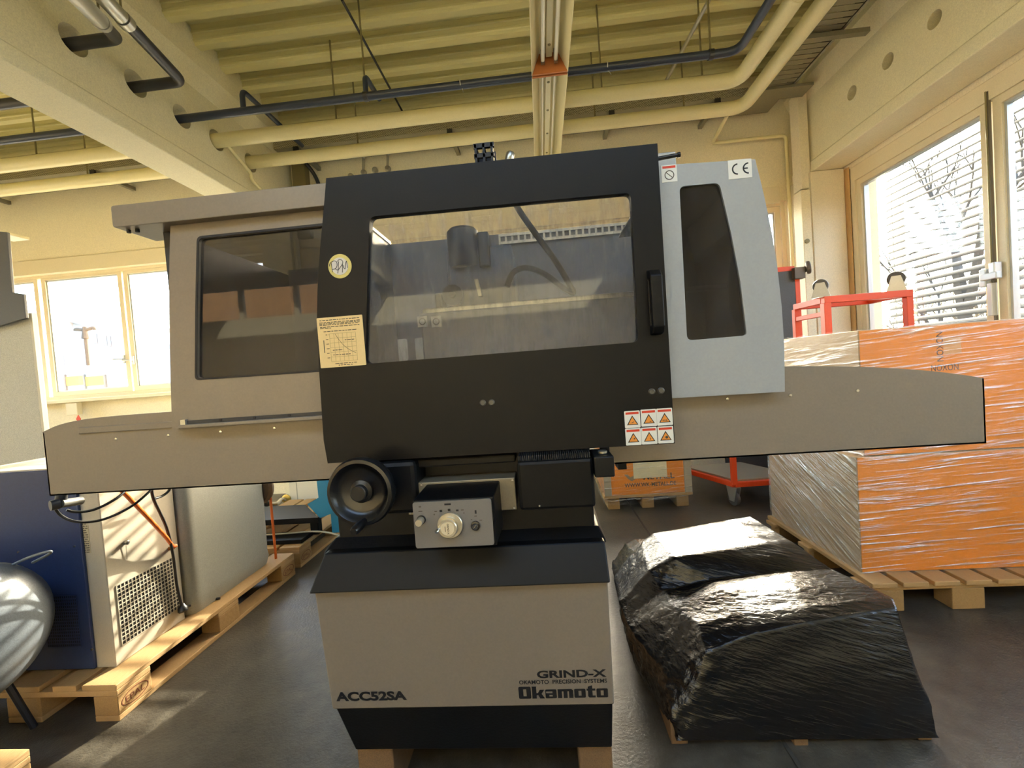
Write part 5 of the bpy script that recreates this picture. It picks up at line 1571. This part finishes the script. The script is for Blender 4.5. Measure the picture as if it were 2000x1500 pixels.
def trolley_floor():
    t = thing('platform_trolley', 'red steel trolley standing on the floor behind the cartons', 'trolley', (1.6, 4.0, 0))
    z = 0.185
    A = Vector((1.50, 3.60, z)); B = Vector((1.26, 4.20, z)); C = A+Vector((0.58, 0.03, 0)); D = B+Vector((0.58, 0.03, 0))
    bar(t, A, B); bar(t, A, C); bar(t, B, D); bar(t, C, D)
    bar(t, A, A+Vector((0, 0, 0.62)), nm='post'); bar(t, C, C+Vector((0, 0, 0.62)), nm='post')
    MB().hexa([A+Vector((0.02, 0.02, 0.021)), C+Vector((-0.02, 0.02, 0.021)), D+Vector((-0.02, -0.02, 0.021)), B+Vector((0.02, -0.02, 0.021)), A+Vector((0.02, 0.02, 0.033)), C+Vector((-0.02, 0.02, 0.033)), D+Vector((-0.02, -0.02, 0.033)), B+Vector((0.02, -0.02, 0.033))]).build('deck_plate', M('deck_pale', '9c9784', 0.4, metal=0.3), t)
    for P, rr in ((A, 0.3), (B, 0.1), (C, 0.9), (D, 0.2)): caster(t, P+Vector((0, 0.02, -0.02)), 0.062, rot=rr)
trolley_floor()
def trolley_inverted():
    Y = 3.35
    t = thing('platform_trolley', 'upturned red trolley frame with two casters on top beside the window', 'trolley', (2.6, 3.6, 0))
    a = at(1612, 588, Y=Y); b = at(1772, 566, Y=Y)
    zt = (a.z+b.z)/2-0.01
    Y2 = 3.72
    xa, xb = a.x, b.x
    back = at(1568, 606, Y=Y2)
    bar(t, (xa-0.02, Y, zt), (xb+0.02, Y, zt), 0.05)
    bar(t, (xa, Y, zt-0.024), (xa, Y, 0.0), 0.05, 'post'); bar(t, (xb, Y, zt-0.024), (xb, Y, 0.0), 0.045, 'post')
    bar(t, (xa, Y+0.02, zt), (xa, Y2, zt), 0.045)
    bar(t, (xb, Y+0.02, zt), (xb, Y2, zt), 0.045)
    bar(t, (xa, Y2, zt), (xb, Y2, zt), 0.045)
    bar(t, (xa, Y2, zt-0.02), (xa, Y2, 0.0), 0.045, 'post')
    bar(t, (xa, Y+0.03, zt-0.10), (xa, Y2, zt-0.10), 0.035)
    caster(t, (xa-0.01, Y+0.03, zt+0.025), 0.050, up=True, rot=0.9)
    caster(t, (xb-0.05, Y+0.03, zt+0.025), 0.055, up=True, rot=0.9)
trolley_inverted()
def trolley_upright():
    Y = 4.42
    t = thing('platform_trolley', 'black deck trolley stood on end with red edge and side caster', 'trolley', (2.2, 4.45, 0))
    tr = at(1552, 524, Y=Y); zt = tr.z; xr = tr.x
    x0 = xr-0.75
    MB().box(x0, xr, Y, Y+0.03, 0.05, zt).build('deck_plate', MATS['deck_black'], t, bevel=0.004)
    bar(t, (x0, Y+0.02, zt), (xr, Y+0.02, zt), 0.045)
    bar(t, (xr+0.02, Y+0.02, zt-0.10), (xr+0.02, Y+0.02, 0.0), 0.045, 'side_rail')
    MB().box(xr-0.03, xr+0.07, Y-0.05, Y+0.02, zt-0.11, zt-0.0).build('caster_plate', M('plate_brown', '5e5447', 0.5, metal=0.3), t, bevel=0.004)
    q = at(1577, 523, Y=Y-0.02)
    MB().tube([(xr+0.05, Y-0.02, zt-0.05), (q.x-0.01, Y-0.02, q.z)], 0.025, 14).build('caster_fork', M('plate_brown', '5e5447'), t)
    MB().lathe([(0.015, -0.02), (0.055, -0.018), (0.062, -0.010), (0.062, 0.010), (0.055, 0.018), (0.015, 0.02)], (q.x, Y-0.03, q.z), (1, -0.45, 0.1), 28).build('caster_wheel', M('tyre_brown', '5a5046', 0.55), t, smooth=True)
trolley_upright()
# ================================================================== BLACK WRAPPED PALLET LOAD
def black_film_material():
    mt = bpy.data.materials.new('black_film')
    mt.use_nodes = True
    nt = mt.node_tree
    b = nt.nodes['Principled BSDF']
    b.inputs['Base Color'].default_value = (*lin('0c0b0b'), 1)
    b.inputs['Roughness'].default_value = 0.22
    b.inputs['Specular IOR Level'].default_value = 0.6
    tc = nt.nodes.new('ShaderNodeTexCoord')
    mp = nt.nodes.new('ShaderNodeMapping')
    mp.inputs['Rotation'].default_value = (0, math.radians(-16), math.radians(8))
    mp2 = nt.nodes.new('ShaderNodeMapping')
    mp2.inputs['Scale'].default_value = (2.2, 14, 20)
    n1 = nt.nodes.new('ShaderNodeTexNoise')
    n1.inputs['Scale'].default_value = 4.0
    n1.inputs['Detail'].default_value = 5
    n1.inputs['Distortion'].default_value = 0.4
    n2 = nt.nodes.new('ShaderNodeTexNoise')
    n2.inputs['Scale'].default_value = 34
    n2.inputs['Detail'].default_value = 6
    n2.inputs['Distortion'].default_value = 1.6
    ad = nt.nodes.new('ShaderNodeMath'); ad.operation = 'MULTIPLY_ADD'
    ad.inputs[1].default_value = 0.10
    nt.links.new(tc.outputs['Object'], mp.inputs[0])
    nt.links.new(mp.outputs[0], mp2.inputs[0])
    nt.links.new(mp2.outputs[0], n1.inputs[0])
    nt.links.new(tc.outputs['Object'], n2.inputs[0])
    nt.links.new(n2.outputs[0], ad.inputs[0])
    nt.links.new(n1.outputs[0], ad.inputs[2])
    bp = nt.nodes.new('ShaderNodeBump')
    bp.inputs['Strength'].default_value = 0.55
    bp.inputs['Distance'].default_value = 0.008
    nt.links.new(ad.outputs[0], bp.inputs['Height'])
    nt.links.new(bp.outputs[0], b.inputs['Normal'])
    MATS['black_film'] = mt
black_film_material()
def wrapped_load():
    # sections from the front foot to the rear; each runs left foot -> left flank -> top -> right flank -> right foot
    def sec(y, pts): return [Vector((x, y+dy, z)) for x, z, dy in pts]
    S = []
    fx0, fx1 = 0.345, 1.135
    S.append(sec(1.365, [(fx0, 0.03, 0), (fx0+0.03, 0.03, 0), (fx0+0.08, 0.03, 0), (0.55, 0.03, 0), (0.75, 0.03, 0), (0.95, 0.03, 0), (1.08, 0.03, 0), (1.125, 0.03, 0), (fx1, 0.03, 0)]))
    S.append(sec(1.375, [(fx0, 0.03, 0.02), (fx0+0.0, 0.10, 0.01), (fx0+0.06, 0.16, 0), (0.55, 0.18, 0), (0.75, 0.20, 0), (0.95, 0.22, 0), (1.08, 0.22, 0), (1.125, 0.12, 0), (fx1, 0.03, 0.02)]))
    S.append(sec(1.400, [(fx0-0.01, 0.03, 0.06), (fx0, 0.17, 0.04), (0.465, 0.305, -0.01), (0.60, 0.345, 0), (0.78, 0.375, 0.01), (0.95, 0.395, 0.02), (1.075, 0.405, 0.03), (1.12, 0.22, 0.03), (fx1, 0.03, 0.06)]))
    S.append(sec(1.47, [(fx0-0.02, 0.03, 0.05), (0.325, 0.20, 0.04), (0.47, 0.345, 0), (0.60, 0.372, 0), (0.78, 0.392, 0), (0.95, 0.405, 0), (1.095, 0.410, 0), (1.125, 0.22, 0.03), (1.14, 0.03, 0.06)]))
    S.append(sec(1.60, [(0.305, 0.03, 0.02), (0.285, 0.23, 0.02), (0.42, 0.345, 0), (0.60, 0.392, 0), (0.78, 0.400, 0), (0.95, 0.408, 0), (1.065, 0.410, 0), (1.11, 0.22, 0.0), (1.14, 0.03, 0.0)]))
    S.append(sec(1.69, [(0.29, 0.03, 0), (0.262, 0.25, 0), (0.41, 0.345, 0), (0.60, 0.385, 0), (0.78, 0.395, 0), (0.95, 0.405, 0), (1.045, 0.408, 0), (1.10, 0.22, 0.0), (1.14, 0.03, 0.0)]))
    S.append(sec(1.76, [(0.29, 0.03, 0), (0.258, 0.27, 0), (0.38, 0.40, 0), (0.475, 0.452, -0.02), (0.68, 0.456, 0.02), (0.88, 0.458, 0.06), (0.985, 0.452, 0.09), (1.09, 0.24, 0.05), (1.14, 0.03, 0.0)]))
    S.append(sec(1.99, [(0.30, 0.03, 0), (0.28, 0.27, 0), (0.41, 0.420, 0), (0.458, 0.452, 0.0), (0.68, 0.455, 0.07), (0.88, 0.456, 0.13), (0.965, 0.450, 0.17), (1.08, 0.24, 0.13), (1.14, 0.03, 0.1)]))
    S.append(sec(2.10, [(0.31, 0.03, 0), (0.31, 0.20, 0), (0.42, 0.28, 0), (0.47, 0.30, 0.0), (0.68, 0.30, 0.08), (0.88, 0.30, 0.14), (0.97, 0.30, 0.18), (1.08, 0.20, 0.15), (1.14, 0.03, 0.1)]))
    S.append(sec(2.50, [(0.33, 0.03, 0), (0.34, 0.10, 0), (0.42, 0.20, 0), (0.47, 0.22, 0.0), (0.68, 0.22, 0.0), (0.88, 0.22, 0.0), (0.97, 0.22, 0.0), (1.08, 0.12, 0.0), (1.14, 0.03, 0.0)]))
    S.append(sec(2.56, [(0.33, 0.03, 0), (0.36, 0.03, 0), (0.42, 0.03, 0), (0.47, 0.03, 0), (0.68, 0.03, 0), (0.88, 0.03, 0), (0.97, 0.03, 0), (1.08, 0.03, 0), (1.14, 0.03, 0)]))
    # resample: straight between control points, corners kept, so that planes stay flat
    nu, nv = 20, 14
    grid = []
    for a, b in zip(S, S[1:]):
        for j in range(nv):
            t = j/nv
            row = []
            for k in range(len(a)-1):
                for i in range(nu):
                    s = i/nu
                    row.append((a[k]*(1-s)+a[k+1]*s)*(1-t)+(b[k]*(1-s)+b[k+1]*s)*t)
            row.append(a[-1]*(1-t)+b[-1]*t)
            grid.append(row)
    row = []
    for k in range(len(S[-1])-1):
        for i in range(nu): row.append(S[-1][k].lerp(S[-1][k+1], i/nu))
    row.append(S[-1][-1]); grid.append(row)
    H, W = len(grid), len(grid[0])
    # folds: long pulled ridges plus crumples near the left flank
    out = []
    for j in range(H):
        for i in range(W):
            p = grid[j][i]
            du = grid[j][min(i+1, W-1)]-grid[j][max(i-1, 0)]
            dv = grid[min(j+1, H-1)][i]-grid[max(j-1, 0)][i]
            n = du.cross(dv)
            n = n.normalized() if n.length > 1e-10 else Vector((0, 0, 1))
            if n.z < -0.2: n = -n
            q = Vector((p.x*2.2+p.z*1.5, p.y*9, p.z*13-p.x*2.6))
            d = 0.004*noise.noise(q*1.6)
            top = max(0.0, min(1.0, (abs(n.z)-0.5)/0.4))
            cr = max(0.0, min(1.0, (0.62-p.x)/0.25))*(1-0.75*top)
            d += (0.0008+0.016*cr)*noise.turbulence(Vector((p.x*11, p.y*11, p.z*11)), 4, True, noise_basis='PERLIN_ORIGINAL', amplitude_scale=0.6, frequency_scale=2.2)*(1-0.8*top)
            d *= min(1.0, max(0.0, (p.z-0.03)/0.06))
            out.append(p+n*d)
    fs = [(j*W+i, j*W+i+1, (j+1)*W+i+1, (j+1)*W+i) for j in range(H-1) for i in range(W-1)]
    t = thing('wrapped_load', 'low pallet load wrapped in glossy black film beside the machine', 'wrapped load', (0.74, 1.95, 0.02))
    b = MB().add(out, fs)
    me = b.mesh('black_film', OFF[t.name])
    o = link('film_cover', me, MATS['black_film'], t, smooth=True)
    # pallet feet peeping out below
    for px0, px1, y in ((1312, 1345, 1.385), (1552, 1580, 1.375), (1795, 1822, 1.39)):
        a, c = at(px0, 1462, Y=y), at(px1, 1462, Y=y)
        MB().box(a.x, c.x, y, y+0.14, 0.0, 0.075).build('pallet_foot', MATS['wood_dark'], t, bevel=0.003)
wrapped_load()

# ================================================================== OUTDOORS
yd = MB().add([(-60, YW+0.3, -0.25), (60, YW+0.3, -0.25), (60, 90, -0.25), (-60, 90, -0.25), (XR+0.3, -40, -0.25), (60, -40, -0.25), (60, YW+0.3, -0.25), (XR+0.3, YW+0.3, -0.25)], [(0, 1, 2, 3), (4, 5, 6, 7)]).build('ground', MATS['yard'])
props(yd, kind='structure')
yd2 = MB().add([(-60, -40, -0.26), (XR+0.3, -40, -0.26), (XR+0.3, YF-0.3, -0.26), (-60, YF-0.3, -0.26), (-60, YF-0.3, -0.26), (XL-0.3, YF-0.3, -0.26), (XL-0.3, YW+0.3, -0.26), (-60, YW+0.3, -0.26)], [(0, 1, 2, 3), (4, 5, 6, 7)]).build('ground', MATS['yard'])
props(yd2, kind='structure')

sl = MB().add([(-60, -16, -0.26), (40, -16, -0.26), (40, -30, 11), (-60, -30, 11)], [(0, 1, 2, 3)]).build('reflection_slope', MATS['slope_brown'])  # unseen slope added in place of trees, for a brown reflection in left pane
props(sl, kind='structure')
def house():
    Y = 24.0
    t = thing('factory_hall', 'white low-gabled hall beyond the yard with small windows', 'building', (-24, Y+4, -0.25))
    a = at(90, 628, Y=Y); b = at(142, 626, Y=Y); c = at(330, 690, Y=Y); f = at(262, 668, Y=Y)
    z0 = -0.25
    MB().prism([(a.x, z0), (b.x, z0), (b.x, b.z), (a.x, a.z)], Y-0.6, Y+8).build('gate_tower', MATS['house_white'], t)
    MB().prism([(b.x, z0), (c.x+1.0, z0), (c.x+1.0, c.z), (b.x, b.z-0.1)], Y, Y+8).build('gable_wall', MATS['house_white'], t)
    MB().hexa([(b.x, Y-0.2, b.z-0.1), (c.x+1.0, Y-0.2, c.z), (c.x+1.0, Y+8, c.z), (b.x, Y+8, b.z-0.1), (b.x, Y-0.2, b.z+0.15), (c.x+1.0, Y-0.2, c.z+0.25), (c.x+1.0, Y+8, c.z+0.25), (b.x, Y+8, b.z+0.15)]).build('roof', MATS['house_roof'], t)
    dl = (b.x-a.x)
    for i in range(9):
        z = z0+0.3+i*0.45
        if z+0.4 < a.z: MB().box(a.x+dl*0.2, b.x-dl*0.05, Y-0.66, Y-0.6, z, z+0.40).build('shutter_slat', MATS['house_roof'], t)
    for px, py in ((187, 662), (206, 666), (214, 667), (264, 676)):
        q = at(px, py, Y=Y)
        MB().box(q.x-0.12, q.x+0.12, Y-0.03, Y, q.z-0.30, q.z+0.30).build('window', MATS['house_window'], t)
house()
def mast():
    Y = 12.0
    top = at(166, 645, Y=Y); base = at(173, 720, Y=Y)
    t = thing('yard_mast', 'dark double-arm yard lamp on a mast beyond the left window', 'lamp post', (base.x, Y, -0.25))
    MB().tube([(base.x, Y, -0.25), (top.x, Y, top.z)], 0.05, 10).build('mast_pole', MATS['bark'], t)
    for s in (-1, 1):
        MB().tube(bezier([(top.x, Y, top.z), (top.x+s*0.15, Y, top.z+0.03), (top.x+s*0.28, Y, top.z+0.05), (top.x+s*0.30, Y, top.z)], 5), 0.05, 8).build('lamp_arm', MATS['bark'], t)
    MB().lathe([(0.10, -0.25), (0.05, 0.1)], (top.x, Y, top.z), (0, 0, 1), 12).build('mast_head', MATS['bark'], t)
mast()
def gate():
    Y = 9.0
    t = thing('yard_gate', 'pale arched yard gate with a yellow band beyond the left window', 'gate', (-9.5, Y, -0.25))
    a, b = at(88, 780, Y=Y), at(245, 775, Y=Y)
    top = [at(x, y, Y=Y) for x, y in ((100, 745), (125, 722), (165, 714), (205, 716), (232, 728), (245, 745))]
    MB().prism([(b.x, -0.25), (a.x, -0.25)]+[(p.x, p.z) for p in top], Y, Y+0.08).build('gate_leaf', MATS['gate_grey'], t)
    for x0, x1 in ((129, 166), (168, 205)):
        q0, q1 = at(x0, 736, Y=Y), at(x1, 751, Y=Y)
        MB().box(q0.x, q1.x, Y-0.02, Y, q1.z, q0.z).build('yellow_band', MATS['gate_yellow'], t)
    for px in (129, 167, 207):
        q = at(px, 740, Y=Y)
        MB().box(q.x-0.02, q.x+0.02, Y-0.04, Y, -0.25, q.z+0.1).build('gate_bar', MATS['house_window'], t)
gate()

def tree(label, base, h, seed, mat='bark', spread=0.5, levels=5, r0=0.10, name='bare_tree', group=None):
    rnd = random.Random(seed)
    tr, br = MB(), MB()
    def grow(p, d, l, r, lev, mb):
        pts = [p]
        q = p.copy()
        for i in range(3):
            d = (d+Vector((rnd.uniform(-1, 1), rnd.uniform(-1, 1), rnd.uniform(-0.3, 0.6)))*0.13).normalized()
            q = q+d*(l/3)
            pts.append(q.copy())
        mb.tube(pts, r, 5 if lev < 3 else 3, cap=False, rs=[r, r*0.9, r*0.8, r*0.65])
        if lev >= levels: return
        for i in range(rnd.choice((2, 3, 3))):
            a = pts[rnd.choice((2, 3, 3))]
            nd = (d+Vector((rnd.uniform(-1, 1), rnd.uniform(-1, 1), rnd.uniform(-0.1, 0.7)))*spread*1.5).normalized()
            grow(a.copy(), nd, l*rnd.uniform(0.55, 0.8), r*0.6, lev+1, br)
    grow(Vector(base), Vector((0, 0, 1)), h*0.38, r0, 0, tr)
    t = thing(name, label, 'tree', tuple(base), group=group)
    tr.build('trunk', MATS[mat], t)
    br.build('branches', MATS[mat], t)
g = -0.25
q = at(1888, 560, X=9.0)
tree('bare tree with a forked trunk close outside the right window', (9.0, q.y, g), 7.5, 11, spread=0.55, r0=0.15)
q = at(1838, 560, X=10.5)
tree('slender bare tree outside the right window beside the forked one', (10.5, q.y, g), 5.6, 5, r0=0.07)
rnd = random.Random(21)
for i in range(8):
    q = at(1700+i*42, 600, X=14+rnd.uniform(-1, 3))
    tree('bare shrub in the thicket outside the right window', (q.x, q.y, g), rnd.uniform(3.2, 4.6), 40+i, mat='bark_pale', spread=0.8, levels=4, r0=0.08, name='bare_shrub', group='thicket outside the right window')
for i in range(14):
    Y = 40+rnd.uniform(0, 6)
    q = at(70+i*24, 640, Y=Y)
    tree('bare tree in the row behind the white hall', (q.x, Y, g), rnd.uniform(8.0, 10.5), 80+i, mat='bark_pale', spread=0.6, levels=4, r0=0.36, name='bare_tree', group='tree row behind the white hall')
